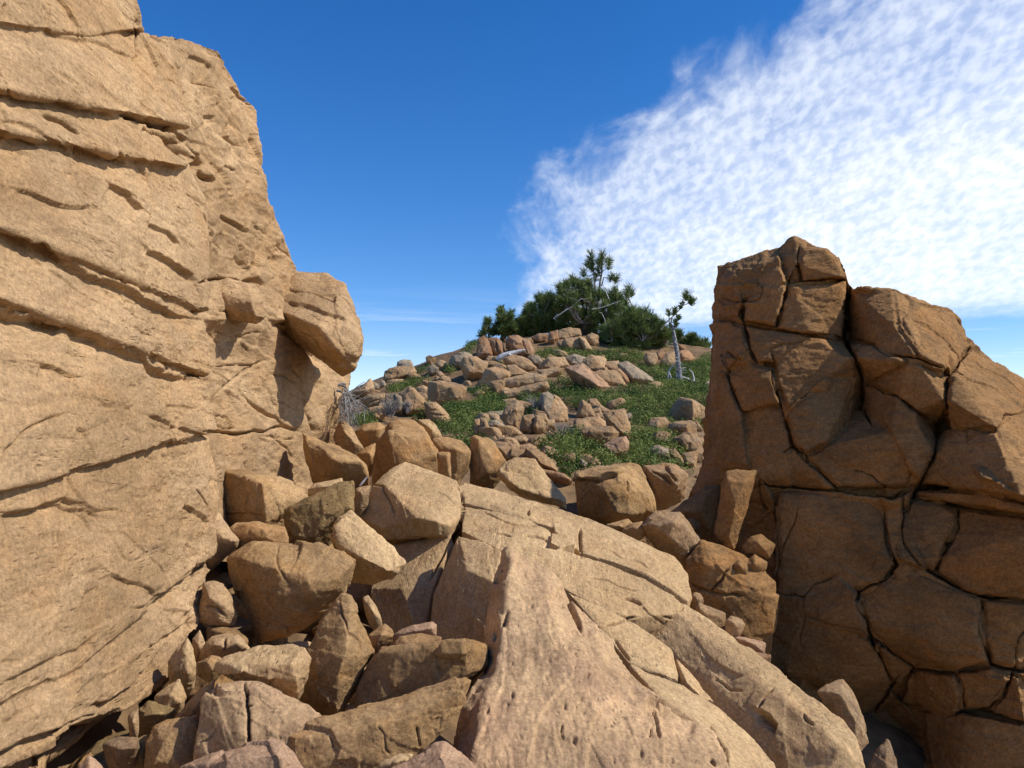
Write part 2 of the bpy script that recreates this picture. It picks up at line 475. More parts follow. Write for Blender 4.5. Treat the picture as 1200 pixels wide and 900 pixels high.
def rock(name, label, D, outline, inner=(), C=ID, mat='boulder', thick=.7, cat='boulder', group=None, cracks=(), amp=1.0, chip=1.0,
         vox=1.35, soft=1, down=0.0, layers=0.0, bed=(0.2, -.2, 1), parent=None, extra=(), zall=0.0, auto=False):
    """One rock. outline / inner: photograph points (x, y[, z]); z = pixels towards (-) or away (+) from the camera."""
    SEED[0] += 1; seed = SEED[0]
    loc = np.random.default_rng(1000 + seed)
    o3 = [(p[0], p[1], (p[2] if len(p) > 2 else 0.0)) for p in C(list(outline))]
    i3 = [(p[0], p[1], (p[2] if len(p) > 2 else -12.0)) for p in C(list(inner))]
    O = np.array(o3); cen = O[:, :2].mean(0)
    wh = O[:, :2].max(0) - O[:, :2].min(0); s_px = float(min(wh.min() * 1.4, wh.max()))
    if auto:
        for sc_, zz in ((.55, -.34), (.78, -.22)):
            for p in O:
                if loc.random() < .75:
                    q = cen + (p[:2] - cen) * (sc_ + loc.uniform(-.12, .12))
                    i3.append((q[0], q[1], (zz + loc.uniform(-.10, .10) - .16 * (q[1] - cen[1]) / max(wh[1], 1) * 2) * s_px))
    back = []
    for p in O:
        back.append((*p[:2], p[2] + .25 * thick * s_px))
        q = cen + (p[:2] - cen) * .72
        back.append((q[0], q[1] + down * s_px, p[2] + thick * s_px))
    if down:
        for p in O:
            if p[1] > cen[1]:
                back.append((p[0], p[1] + down * s_px, p[2] + .35 * thick * s_px))
    A = np.array(o3 + i3 + back); A[:, 2] += zall
    sets = [A]
    for ex in extra:
        e3 = np.array([(p[0], p[1], (p[2] if len(p) > 2 else 0.0)) for p in C(list(ex))])
        bk = e3.copy(); bk[:, 2] += .4 * s_px
        sets.append(np.concatenate([e3, bk]))
    base = None
    bm = bmesh.new()
    for S_ in sets:
        P = unproj(S_[:, 0], S_[:, 1], D * (1 + S_[:, 2] / F))
        me = hull_mesh(P); bm.from_mesh(me); bpy.data.meshes.remove(me)
    me = bpy.data.meshes.new(name); bm.to_mesh(me); bm.free()
    ob = bpy.data.objects.new(name, me); col.objects.link(ob)
    rm = ob.modifiers.new('r', 'REMESH'); rm.mode = 'VOXEL'; rm.voxel_size = vox * DETAIL * D / F
    dg = bpy.context.evaluated_depsgraph_get()
    me2 = bpy.data.meshes.new_from_object(ob.evaluated_get(dg))
    ob.modifiers.clear(); ob.data = me2; bpy.data.meshes.remove(me); me2.name = name
    V = verts_of(me2)
    E = np.empty(len(me2.edges) * 2, np.int32); me2.edges.foreach_get('vertices', E); E = E.reshape(-1, 2)
    V = smooth_verts(V, E, max(1, int(soft / DETAIL)))
    me2.vertices.foreach_set('co', V.ravel()); me2.update()
    N = normals_of(me2)
    s_m = s_px * D / F
    h = relief(V.astype(float), s_m, seed, amp, chip, layers, bed)
    if cracks:
        front = ((CAMP - V) * N).sum(1) > 0
        px = proj(V.astype(float))
        cc = carve(px, [(C(c[0]),) + tuple(c[1:]) for c in cracks], seed=seed)
        h = h + np.where(front, cc, 0)
    V = V + N * h[:, None]
    V = smooth_verts(V, E, 1, .25)
    org = np.array([V[:, 0].mean(), V[:, 1].mean(), V[:, 2].min()])
    me2.vertices.foreach_set('co', (V - org).astype(np.float32).ravel()); me2.update(); me2.shade_smooth()
    ob.location = org
    me2.materials.clear(); me2.materials.append(MAT[mat])
    if parent: ob.parent = parent; ob.location = org - np.array(parent.location)
    else: tag(ob, label, cat, group)
    return ob

def sheet(name, label, outline, ctrl, anchors, step, cracks, mat, cat, relief_s, amp=1.0, chip=1.0, layers=0.0, bed=(0, 0, 1), blur=2, back=(.04, .12, .3),
          shrink=.03, wob=1.6, fine=None, absd=False):
    """A big face of bedrock: outline and controls are photograph points with depth relief z (px) over the plane through three anchors (x, y, D)."""
    SEED[0] += 1; seed = SEED[0]
    Aw = np.array([[1, a[0], a[1]] for a in anchors], float)
    w0 = np.linalg.solve(Aw, np.array([1 / a[2] for a in anchors]))
    def dep(x, y, z): return (1 / (w0[0] + w0[1] * x + w0[2] * y)) * (1 + z / F)
    pts = [(p[0], p[1], p[2] if len(p) > 2 else 0.0) for p in outline]
    n_o = len(pts)
    pts += [(p[0], p[1], p[2] if len(p) > 2 else 0.0) for p in ctrl]
    if absd:
        pts = [(p[0], p[1], 0.0 if p[2] == 0 else (p[2] * (w0[0] + w0[1] * p[0] + w0[2] * p[1]) - 1) * F) for p in pts]
    vs = [Vector(p[:2]) for p in pts]
    ov, oe, of, orig_v, _, _ = geometry.delaunay_2d_cdt(vs, [(i, (i + 1) % n_o) for i in range(n_o)], [], 1, 1e-4)
    zz = np.array([pts[o[0]][2] if o else 0.0 for o in orig_v])
    xy = np.array([tuple(v) for v in ov])
    wv = 1 / dep(xy[:, 0], xy[:, 1], zz)
    step = step * DETAIL
    O = np.array([p[:2] for p in pts[:n_o]], float)
    lo, hi = O.min(0) - 1, O.max(0) + 1
    gx = np.arange(lo[0], hi[0], step); gy = np.arange(lo[1], hi[1], step)
    X, Y = np.meshgrid(gx, gy); shp = X.shape
    G = np.stack([X.ravel(), Y.ravel()], -1)
    Wg = np.full(len(G), np.nan)
    for tri in of:
        tri = list(tri)
        for k in range(1, len(tri) - 1):
            a, b, c = xy[tri[0]], xy[tri[k]], xy[tri[k + 1]]
            bb0 = np.minimum(np.minimum(a, b), c); bb1 = np.maximum(np.maximum(a, b), c)
            i0 = max(int((bb0[0] - gx[0]) / step), 0); i1 = min(int((bb1[0] - gx[0]) / step) + 2, shp[1])
            j0 = max(int((bb0[1] - gy[0]) / step), 0); j1 = min(int((bb1[1] - gy[0]) / step) + 2, shp[0])
            jj, ii = np.meshgrid(np.arange(j0, j1), np.arange(i0, i1), indexing='ij')
            idx = (jj * shp[1] + ii).ravel()
            p = G[idx]
            den = (b[1] - c[1]) * (a[0] - c[0]) + (c[0] - b[0]) * (a[1] - c[1])
            if abs(den) < 1e-9: continue
            l1 = ((b[1] - c[1]) * (p[:, 0] - c[0]) + (c[0] - b[0]) * (p[:, 1] - c[1])) / den
            l2 = ((c[1] - a[1]) * (p[:, 0] - c[0]) + (a[0] - c[0]) * (p[:, 1] - c[1])) / den
            l3 = 1 - l1 - l2
            m = (l1 > -1e-6) & (l2 > -1e-6) & (l3 > -1e-6)
            Wg[idx[m]] = l1[m] * wv[tri[0]] + l2[m] * wv[tri[k]] + l3[m] * wv[tri[k + 1]]
    msk = ~np.isnan(Wg)
    Wg = np.where(msk, Wg, 0).reshape(shp); M = msk.reshape(shp).astype(float)
    def box(a, r):
        for ax in (0, 1):
            p = np.pad(a, [(r + 1, r) if ax == k else (0, 0) for k in (0, 1)])
            cs = np.cumsum(p, ax)
            a = (np.take(cs, range(2 * r + 1, cs.shape[ax]), ax) - np.take(cs, range(0, cs.shape[ax] - 2 * r - 1), ax)) / (2 * r + 1)
        return a
    r = max(1, int(round(blur / DETAIL)))
    for _ in range(3):
        Wg = box(Wg * M, r) / np.maximum(box(M, r), 1e-9)
    mk = msk.reshape(shp)
    q = mk[:-1, :-1] & mk[1:, :-1] & mk[:-1, 1:] & mk[1:, 1:]
    idg = np.arange(shp[0] * shp[1]).reshape(shp)
    Q = np.stack([idg[:-1, :-1][q], idg[1:, :-1][q], idg[1:, 1:][q], idg[:-1, 1:][q]], -1)
    used = np.unique(Q); remap = np.full(shp[0] * shp[1], -1, np.int64); remap[used] = np.arange(len(used))
    Q = remap[Q]; px = G[used]; w = Wg.ravel()[used]
    # boundary: snap to the outline, then carry the rock back from it
    e = np.concatenate([Q[:, [0, 1]], Q[:, [1, 2]], Q[:, [2, 3]], Q[:, [3, 0]]])
    es = np.sort(e, 1); key = es[:, 0] * len(px) + es[:, 1]
    _, inv, cnt = np.unique(key, return_inverse=True, return_counts=True)
    be = e[cnt[inv] == 1]
    bv = np.unique(be)
    for _ in range(1):
        p = px[bv]; best = np.full(len(p), 1e9); tgt = p.copy()
        for k in range(n_o):
            a = O[k]; b = O[(k + 1) % n_o]; ed = b - a
            t = np.clip(((p - a) @ ed) / ((ed @ ed) + 1e-9), 0, 1); qq = a + t[:, None] * ed
            d = ((p - qq) ** 2).sum(1); m = d < best; best[m] = d[m]; tgt[m] = qq[m]
        ok = best < (2.5 * step) ** 2
        px[bv[ok]] = tgt[ok]
    D = 1 / w
    V = unproj(px[:, 0], px[:, 1], D)
    faces = [Q]
    cen = px.mean(0); prev = {int(v): int(v) for v in bv}; allV = [V]; nv = len(V)
    cur = {int(v): i for i, v in enumerate(bv)}
    bi = np.array([[cur[int(a)], cur[int(b)]] for a, b in be])
    ring0 = bv.copy()
    for k, bk in enumerate(back):
        pp = px[bv] + (cen - px[bv]) * (shrink * (k + 1) * .5)
        R = unproj(pp[:, 0], pp[:, 1], D[bv] * (1 + bk))
        ids = np.arange(nv, nv + len(bv)); nv += len(bv); allV.append(R)
        faces.append(np.stack([ring0[bi[:, 1]], ring0[bi[:, 0]], ids[bi[:, 0]], ids[bi[:, 1]]], -1))
        ring0 = ids
    cp = allV[-1].mean(0); allV.append(cp[None]); cid = nv; nv += 1
    V = np.concatenate(allV); Fq = np.concatenate(faces)
    cap = np.stack([ring0[bi[:, 1]], ring0[bi[:, 0]], np.full(len(bi), cid)], -1)
    tmp = new_mesh('tmp_sheet', V, Fq); N = normals_of(tmp.data); md = tmp.data; bpy.data.objects.remove(tmp); bpy.data.meshes.remove(md)
    nf = len(px)
    # make sure the normals look at the camera
    if (((CAMP - V[:nf]) * N[:nf]).sum(1) < 0).mean() > .5:
        N = -N; Fq = Fq[:, ::-1]; cap = cap[:, ::-1]
    h = relief(V, relief_s, seed, amp, chip, layers, bed).astype(float)
    if fine is not None: h += fine(V)
    h[-1] = 0
    V = V + N * h[:, None]
    a3 = unproj(*[np.array([a[k] for a in anchors]) for k in range(3)])
    bn = np.cross(a3[1] - a3[0], a3[2] - a3[0]); bn /= np.linalg.norm(bn)
    if bn @ (CAMP - a3.mean(0)) < 0: bn = -bn
    V[-1] -= bn * 4 * back[-1]
    V[:nf] += bn * carve(px, cracks, wob=wob, seed=seed)[:, None]
    Es = np.unique(np.sort(np.concatenate([Fq[:, [0, 1]], Fq[:, [1, 2]], Fq[:, [2, 3]], Fq[:, [3, 0]]]), 1), axis=0)
    V = smooth_verts(V, Es, 1, .25).astype(float)
    org = np.array([V[:nf, 0].mean(), V[:nf, 1].mean(), V[:, 2].min()])
    ob = new_mesh(name, V, [*Fq.tolist(), *cap.tolist()], MAT[mat], origin=org)
    tag(ob, label, cat)
    def depth_at(x, y):
        d = (px[:, 0] - x) ** 2 + (px[:, 1] - y) ** 2; return float(D[np.argmin(d)])
    return ob, depth_at

def plates(name, label, cat, mat, slabs, D, cracks, thick=.45, vox=1.35, amp=.5, chip=.8, rel=.8, fine=None, seed_mesh=None):
    """bedrock broken into flat slabs: every slab is a hull of its upper face (photograph points with distance) and its thickness, all joined in one mesh"""
    SEED[0] += 1; seed = SEED[0]
    bm = bmesh.new()
    for sl in slabs:
        sl, tk = sl if isinstance(sl, tuple) else (sl, thick)
        A = np.array(sl, float); P = unproj(A[:, 0], A[:, 1], A[:, 2])
        c = P.mean(0); u_, s_, vt = np.linalg.svd(P - c); n = vt[2]
        if n[2] < 0: n = -n
        n = n * .6 + np.array([0, -.12, .55]); n /= np.linalg.norm(n)
        B = c + (P - c) * .96 - n * tk
        me = hull_mesh(np.concatenate([P, B])); bm.from_mesh(me); bpy.data.meshes.remove(me)
    me = bpy.data.meshes.new(name); bm.to_mesh(me); bm.free()
    ob = bpy.data.objects.new(name, me); col.objects.link(ob)
    rm = ob.modifiers.new('r', 'REMESH'); rm.mode = 'VOXEL'; rm.voxel_size = vox * DETAIL * D / F
    me2 = bpy.data.meshes.new_from_object(ob.evaluated_get(bpy.context.evaluated_depsgraph_get()))
    ob.modifiers.clear(); ob.data = me2; bpy.data.meshes.remove(me); me2.name = name
    V = verts_of(me2); E = np.empty(len(me2.edges) * 2, np.int32); me2.edges.foreach_get('vertices', E); E = E.reshape(-1, 2)
    V = smooth_verts(V, E, 1)
    me2.vertices.foreach_set('co', V.ravel()); me2.update(); N = normals_of(me2)
    h = relief(V.astype(float), rel, seed, amp, chip)
    if fine is not None: h = h + fine(V.astype(float))
    front = ((CAMP - V) * N).sum(1) > 0
    h = h + np.where(front, carve(proj(V.astype(float)), cracks, wob=1.0, seed=seed), 0)
    V = smooth_verts(V + N * h[:, None], E, 1, .2)
    org = np.array([V[:, 0].mean(), V[:, 1].mean(), V[:, 2].min()])
    me2.vertices.foreach_set('co', (V - org).astype(np.float32).ravel()); me2.update(); me2.shade_smooth()
    ob.location = org; me2.materials.clear(); me2.materials.append(MAT[mat])
    tag(ob, label, cat)
    print(name, len(V))
    return ob

def blocks(parent, depth_at, polys, D, mat, cracks, vox=1.2, amp=.5, chip=1.0, rel=.9, fine=None, lift=11.0, seed0=5, bn=None, over=.12, name='jointed_face'):
    """the jointed face of a big rock: angular blocks with open joints, one mesh, a part of that rock"""
    SEED[0] += 1; seed = SEED[0]; lr = np.random.default_rng(seed0)
    bm = bmesh.new()
    for pl in polys:
        lf = lift
        if isinstance(pl, tuple): pl, lf = pl
        A = np.array(pl, float); c = A.mean(0); size = float(np.ptp(A, axis=0).min())
        A = c + (A - c) * (1 - 2.2 / max(size, 12))
        d = np.array([depth_at(*p) for p in A])
        gx_, gy_ = lr.normal(0, .05, 2); dz = lf + lr.uniform(-4, 5)
        tilt = (A - c) @ np.array([gx_, gy_])
        z = -dz + tilt
        rim = unproj(A[:, 0], A[:, 1], d * (1 + (z + 4) / F))
        k = 1 - min(.16, 7.0 / max(size, 12)); I = c + (A - c) * (k + lr.uniform(-.03, .02, (len(A), 1)))
        front = unproj(I[:, 0], I[:, 1], d * (1 + (z - lr.uniform(0, 4, len(A))) / F))
        bk = unproj(A[:, 0], A[:, 1], d * (1 + 34 / F))
        if bn is not None:      # layered beds: each leans out towards its lower edge
            t = (A[:, 1] - A[:, 1].min()) / np.ptp(A[:, 1]); t = .02 + (over if lf == lift else lf) * lr.uniform(.7, 1.2) * t
            rim = unproj(A[:, 0], A[:, 1], d) + (t - .02)[:, None] * bn
            I = c + (A - c) * .97
            front = unproj(I[:, 0], I[:, 1], np.array([depth_at(*p) for p in I])) + (t + lr.uniform(0, .012, len(A)))[:, None] * bn
            bk = unproj(A[:, 0], A[:, 1], d) - .25 * bn
        me = hull_mesh(np.concatenate([rim, front, bk])); bm.from_mesh(me); bpy.data.meshes.remove(me)
    me = bpy.data.meshes.new(name); bm.to_mesh(me); bm.free()
    ob = bpy.data.objects.new(name, me); col.objects.link(ob)
    rm = ob.modifiers.new('r', 'REMESH'); rm.mode = 'VOXEL'; rm.voxel_size = vox * DETAIL * D / F
    me2 = bpy.data.meshes.new_from_object(ob.evaluated_get(bpy.context.evaluated_depsgraph_get()))
    ob.modifiers.clear(); ob.data = me2; bpy.data.meshes.remove(me); me2.name = name
    V = verts_of(me2); E = np.empty(len(me2.edges) * 2, np.int32); me2.edges.foreach_get('vertices', E); E = E.reshape(-1, 2)
    V = smooth_verts(V, E, 1)
    me2.vertices.foreach_set('co', V.ravel()); me2.update(); N = normals_of(me2)
    h = relief(V.astype(float), rel, seed, amp, chip)
    if fine is not None: h = h + fine(V.astype(float))
    front = ((CAMP - V) * N).sum(1) > 0
    h = h + np.where(front, carve(proj(V.astype(float)), cracks, wob=.8, seed=seed), 0)
    V = smooth_verts(V + N * h[:, None], E, 1, .15)
    org = np.array(parent.location)
    me2.vertices.foreach_set('co', (V - org).astype(np.float32).ravel()); me2.update(); me2.shade_smooth()
    me2.materials.clear(); me2.materials.append(MAT[mat]); ob.parent = parent
    return ob
# ------------------------------------------------------------------ the big bedrock faces
def cliff_fine(P):
    q = P * np.array([7.0, 5.0, 10.0])
    zn = np.clip(.45 + .9 * fbm(P * .9 + 3, 2, 203), .12, 1.3)
    h = .010 * zn * fbm(q, 5, 201, .68) + .022 * facet(P * np.array([1.6, 1.2, 2.6]) + .12 * fbm(P * 2.0, 2, 204)[:, None], 206, .6)
    k = P[:, 2] * 5.5 + .55 * fbm(P * 1.1, 3, 205)
    fr = k - np.floor(k)
    gate = np.clip(fbm(P * np.array([1.2, .8, 1.6]), 3, 207) * 1.6 + .2, 0, 1)
    h += .016 * gate * (fr ** 4 - .2)
    p = vnoise(P * np.array([16., 9., 26.]), 211) + .5 * vnoise(P * np.array([37., 22., 55.]), 213)
    zone = np.clip(fbm(P * 1.3 + 5, 2, 215) * 1.5 + .5, 0, 1)
    h -= .026 * zone * np.clip(p - .45, 0, .6)
    p2 = vnoise(P * np.array([5.0, 2.6, 11.0]), 221)
    h -= .050 * np.clip(p2 - .55, 0, .5)
    return h

LCRACKS = [
    (Z1([(10, 290), (60, 300), (130, 312), (200, 318), (300, 345), (380, 372)]), 2.0, .10, 'l', 16),
    (Z1([(445, 385), (485, 395), (525, 412), (580, 432)]), 2.0, .14, 'l', 14),
    (Z1([(525, 420), (560, 470), (600, 500), (635, 510)]), 11, .34, 'v'),
    (Z1([(590, 500), (630, 545), (680, 560)]), 5, .16, 'v'),
    (Z1([(140, 355), (200, 385), (245, 415)]), 4.5, .12, 'v'),
    (Z1([(230, 450), (310, 480), (400, 512)]), 2, .13, 'l', 10),
    (Z1([(340, 565), (400, 600), (450, 655)]), 2, .11, 'l', 10),
    (Z1([(0, 715), (80, 740), (160, 775), (230, 820), (270, 855), (380, 890), (470, 935), (560, 975), (608, 985)]), 2.4, .17, 'l', 13),
    (Z1([(470, 770), (540, 810), (600, 850), (612, 880)]), 2.0, .15, 'l', 12),
    (Z1([(40, 585), (120, 610), (200, 640), (290, 640)]), 2, .07, 'l', 10),
    (Z1([(0, 420), (60, 430), (120, 445)]), 2, .07, 'l', 10),
    (Z1([(0, 365), (90, 390), (180, 440), (230, 490)]), 2, .05, 'l', 12),
    (Z1([(460, 690), (520, 720), (560, 760)]), 2, .08, 'l', 10),
    (Z1([(580, 600), (620, 640), (640, 690), (635, 740)]), 3, .12, 'v'),
    (Z1([(715, 380), (705, 420), (735, 460)]), 5, .14, 'v'),
    (Z1([(770, 560), (762, 600), (768, 640)]), 2, .10, 'v'),
    (Z1([(720, 270), (750, 300), (775, 330)]), 2.5, .10, 'v'),
    (Z1([(590, 170), (640, 190), (665, 215)]), 2, .06, 'l', 9),
    (Z1([(620, 355), (665, 360), (668, 385)]), 2, .05, 'l', 8),
    (Z1([(410, 190), (430, 170), (422, 130), (428, 60)]), 2.2, .10, 'v'),
    (Z1([(150, 0), (155, 60), (150, 100), (230, 120), (330, 140), (420, 180)]), 2, .06, 'l', 12),
    (Z1([(8, 210), (15, 260), (30, 300)]), 1.8, .05, 'v'),
    (Z1([(20, 10), (5, 60), (0, 70)]), 4, .12, 'v'),
    (Z2([(0, 160), (60, 188), (130, 200), (205, 212)]), 2.8, .20, 'l', 14),
    (Z2([(205, 222), (300, 255), (400, 300), (480, 345), (560, 372), (598, 378)]), 2.4, .15, 'l', 12),
    (Z2([(120, 335), (180, 355), (245, 372)]), 1.8, .06, 'l', 9),
    (Z2([(240, 372), (232, 420), (228, 480)]), 1.3, .02, 'v'),
    (Z2([(530, 455), (575, 462), (612, 472)]), 1.7, .05, 'l', 8),
    (Z2([(460, 490), (510, 508), (560, 530), (600, 548), (635, 550)]), 1.8, .07, 'l', 8),
    (Z2([(630, 545), (700, 545), (760, 550), (820, 545), (875, 525), (940, 550)]), 2.6, .16, 'v'),
    (Z2([(0, 650), (20, 600), (60, 555), (110, 520), (200, 488)]), 2.6, .09, 'v'),
    (Z2([(0, 800), (120, 780), (200, 745), (300, 790), (380, 790)]), 2, .05, 'l', 12),
    (Z2([(780, 460), (830, 490), (880, 525)]), 2, .09, 'v'),
    (Z2([(830, 550), (870, 585), (912, 628)]), 2, .09, 'v'),
    (Z2([(745, 555), (755, 600), (757, 635)]), 1.5, .06, 'v'),
    (Z2([(650, 345), (700, 340), (735, 335), (780, 340), (825, 320)]), 1.7, .07, 'v'),
    (Z2([(670, 430), (710, 385), (760, 350), (800, 335)]), 1.8, .09, 'v'),
    (Z2([(600, 325), (650, 345), (690, 385), (705, 400)]), 1.6, .06, 'v'),
    (Z2([(700, 280), (725, 262), (735, 240), (760, 255)]), 1.6, .06, 'v'),
    (Z2([(730, 415), (760, 445), (800, 470)]), 1.4, .05, 'v'),
    (Z2([(945, 445), (955, 490), (985, 545)]), 2.6, .18, 'v'),
    (Z2([(890, 330), (930, 380), (950, 440)]), 2, .09, 'v'),
    (Z2([(830, 365), (880, 375), (920, 400)]), 1.7, .06, 'v'),
    (Z2([(600, 728), (622, 755), (640, 785)]), 2.2, .12, 'v'),
    (Z2([(640, 490), (700, 500), (720, 535), (660, 520)]), 1.4, .05, 'v'),
    (Z2([(760, 75), (800, 75), (820, 90)]), 4, .12, 'v'),
    (Z2([(615, 85), (680, 70), (760, 75)]), 2.4, .14, 'v'),
    (Z3([(345, 292), (430, 325), (470, 345), (492, 365)]), 1.9, .06, 'l', 8),
    (Z3([(100, 590), (160, 560), (230, 530), (280, 490)]), 1.8, .05, 'l', 10),
    (Z3([(0, 640), (60, 610), (120, 575)]), 1.8, .05, 'l', 10),
    (Z3([(410, 400), (470, 385), (560, 320), (625, 250)]), 2.0, .06, 'l', 9),
    (Z3([(420, 560), (460, 520), (540, 480), (610, 420)]), 2.4, .08, 'l', 10),
    (Z3([(290, 700), (350, 690), (420, 640), (480, 560)]), 2.4, .10, 'l', 10),
    (Z3([(0, 850), (110, 800), (200, 770), (290, 735), (350, 730)]), 3, .16, 'l', 14),
    (Z3([(540, 480), (600, 380), (635, 330)]), 2, .06, 'l', 8),
    (Z3([(0, 105), (70, 100), (200, 80), (330, 120)]), 2, .05, 'l', 10),
]
CLC = [(c[0], max(1.0, c[1] * .6), c[2] * .55, 'v') if c[3] == 'v' else (c[0], c[1] * .6, c[2] * .28, 'l', 16) for c in LCRACKS]
LCRACKS = [(c[0], c[1] * .7, c[2] * (.50 if c[3] == 'l' else .85), c[3]) + ((c[4] * 2.4,) if len(c) > 4 else ()) for c in LCRACKS]
_r = random.Random(11)
for _ in range(22):
    x, y = _r.uniform(245, 390), _r.uniform(345, 540); a_ = _r.uniform(-.6, 1.3); L_ = _r.uniform(10, 45)
    LCRACKS.append(([(x + L_ * k / 3 * math.cos(a_), y + L_ * k / 3 * math.sin(a_)) for k in range(4)], 1.0, _r.uniform(.02, .05), 'v'))
for _ in range(26):
    x, y = _r.uniform(190, 335), _r.uniform(60, 320); a_ = _r.uniform(.2, 1.5); L_ = _r.uniform(10, 40)
    LCRACKS.append(([(x + L_ * k / 3 * math.cos(a_), y + L_ * k / 3 * math.sin(a_)) for k in range(4)], _r.uniform(1.0, 1.6), _r.uniform(.02, .06), 'v', _r.choice([-1, 1]) * .02))
for q in ([(840, 190), (900, 205), (960, 245), (1020, 300)], [(880, 215), (940, 250), (985, 300), (1010, 340)], [(930, 210), (1000, 250), (1040, 300)]):
    LCRACKS.append((Z2(q), 1.6, .06, 'l', 8))
cliff_ob, cliff_d = sheet('tan_cliff', 'tall tan layered cliff face filling the left side, with an overhanging cap above the gully', [
    (-620, -620), (-100, -520), (80, -330), (125, -120), (148, -12), (157, 5), (162, 30), (166, 38), (215, 44), (258, 58), (268, 75), (283, 103), (301, 130), (305, 160), (311, 200), (318, 240),
    (335, 285), (350, 320), (383, 322), (405, 333), (413, 352), (411, 370), (425, 400), (424, 420), (413, 430), (407, 458), (396, 470), (397, 500, 30), (415, 560, 120),
    (380, 600, 120), (340, 640, 120), (300, 660, 120), (262, 660, 60), (248, 672), (243, 690), (236, 720), (215, 745), (195, 765), (182, 795), (165, 815), (140, 835), (110, 865),
    (75, 890), (50, 925), (30, 990), (-620, 1150)], [
    (225, 330, -10), (231, 390, -10), (236, 470, -5), (246, 540, 0), (249, 600, 0), (240, 650, 0),
    (236, 333, 70), (241, 390, 90), (246, 470, 100), (258, 540, 100), (264, 600, 100),
    (300, 420, 70), (360, 450, 60), (330, 500, 80), (385, 490, 40), (300, 560, 110),
    # cap and its undercut
    (310, 340, 20), (350, 345, 20), (395, 360, 10), (398, 410, 10), (404, 436, 10), (392, 452, 5), (372, 440, 20),
    (315, 374, 10), (345, 392, 30), (374, 412, 50), (388, 440, 20),
    (275, 345, 30), (248, 370, 40), (268, 382, 50), (298, 390, 30),
    # upper part of the face, broken at the edge
    (200, 150, -10), (235, 175, 20), (260, 120, 10), (285, 180, 20), (240, 250, 0), (280, 260, 30), (310, 300, 40), (232, 318, 60), (290, 315, 60), (340, 312, 20),
    (160, 60, -5), (80, 30, 0), (120, 110, -12), (40, 200, 0), (100, 270, -8), (0, 330, 0), (60, 420, -6), (140, 480, 0), (60, 560, -14), (150, 600, -10), (100, 680, -12),
    (190, 690, -8), (215, 715, 0), (120, 770, -10), (40, 780, -15), (150, 790, 6), (20, 850, -6), (90, 820, 8), (40, 860, 30), (100, 850, 25)],
    [(0, 500, 2.96), (400, 500, 8.87), (0, 0, 3.2)], 1.35, LCRACKS, 'cliff', 'cliff', 1.9, amp=.6, chip=.75, layers=.0, bed=(0, 0, 1), blur=2,
    back=(.02, .06, .2), shrink=.05, fine=cliff_fine)

BEDS = [
    ([(-100, -100), (118, -100), (146, -5), (154, 20), (158, 37), (90, 44), (56, 36), (-100, 20)], .045),
    [(-100, 23), (56, 39), (90, 47), (164, 41), (190, 47), (200, 100), (205, 152), (181, 148), (165, 143), (141, 140), (113, 129), (76, 120), (38, 115), (4, 109), (-100, 95)],
    [(-100, 99), (4, 113), (38, 120), (76, 125), (113, 134), (141, 145), (168, 152), (192, 160), (212, 188), (196, 200), (151, 193), (117, 181), (87, 170), (40, 162), (-100, 142)],
    [(-100, 146), (40, 166), (87, 174), (117, 185), (151, 197), (198, 204), (216, 192), (234, 232), (236, 300), (230, 330), (229, 368), (211, 366), (177, 351), (143, 334), (102, 321), (87, 308), (60, 291), (30, 278), (0, 268), (-100, 240)],
    [(-100, 244), (0, 273), (30, 283), (60, 296), (87, 313), (102, 326), (143, 339), (177, 356), (211, 371), (229, 375), (232, 400), (228, 441), (211, 438), (181, 428), (151, 411), (113, 394), (79, 382), (49, 373), (23, 369), (0, 358), (-100, 325)],
    [(-100, 331), (0, 363), (23, 375), (49, 379), (79, 388), (113, 400), (151, 417), (181, 434), (211, 444), (230, 447), (236, 470), (240, 507), (226, 505), (211, 498), (192, 490), (174, 483), (120, 478), (80, 484), (40, 508), (10, 540), (-100, 600)],
    [(-100, 606), (10, 546), (40, 514), (80, 489), (120, 483), (174, 488), (192, 495), (211, 503), (226, 510), (243, 513), (249, 560), (250, 600), (240, 650), (236, 655), (190, 690), (150, 720), (60, 790), (-100, 860)],
    [(-100, 866), (60, 796), (150, 726), (190, 696), (238, 661), (236, 715), (215, 742), (195, 760), (180, 792), (160, 812), (130, 833), (90, 850), (40, 866), (0, 884), (-100, 930)],
]
blocks(cliff_ob, cliff_d, BEDS, 4.0, 'cliff', CLC, vox=1.5, amp=.5, chip=.9, rel=1.5, fine=lambda P: .9 * cliff_fine(P), bn=np.array([.985, -.02, .12]), over=.11, name='layered_face')
# the cap that juts out over the gully and the block wedged beside it
rock('overhanging_cap', None, 7.3, [(272, 344, 18), (284, 327, 26), (345, 318, 30), (383, 321, 30), (405, 333, 20), (413, 352, 10), (412, 372, 0), (426, 400, -4), (424, 418, 0), (414, 433, 10), (402, 440, 20), (384, 424, 28), (358, 403, 30), (330, 383, 25), (306, 366, 10), (280, 356, 16)],
     [(312, 358, -30), (345, 371, -50), (375, 384, -60), (398, 412, -48), (350, 340, -15), (395, 350, -20), (408, 385, -40)], ID, 'cliff', .7, parent=cliff_ob, vox=1.3,
     cracks=[([(320, 335), (360, 340), (400, 352)], 1.4, .03, 'v'), ([(335, 352), (372, 360), (410, 378)], 1.3, .03, 'l', 8), ([(350, 385), (372, 398), (388, 420)], 1.5, .04, 'v')])
rock('wedged_block', None, 5.75, [(231, 342, 4), (240, 330, 10), (262, 326, 14), (290, 331, 12), (307, 350, 4), (310, 372, 0), (300, 379, 2), (270, 374, 6), (245, 363, 4)], [(262, 344, -10), (295, 354, -18), (300, 370, -14), (255, 358, -10)], ID, 'cliff', .8, parent=cliff_ob, vox=1.3)

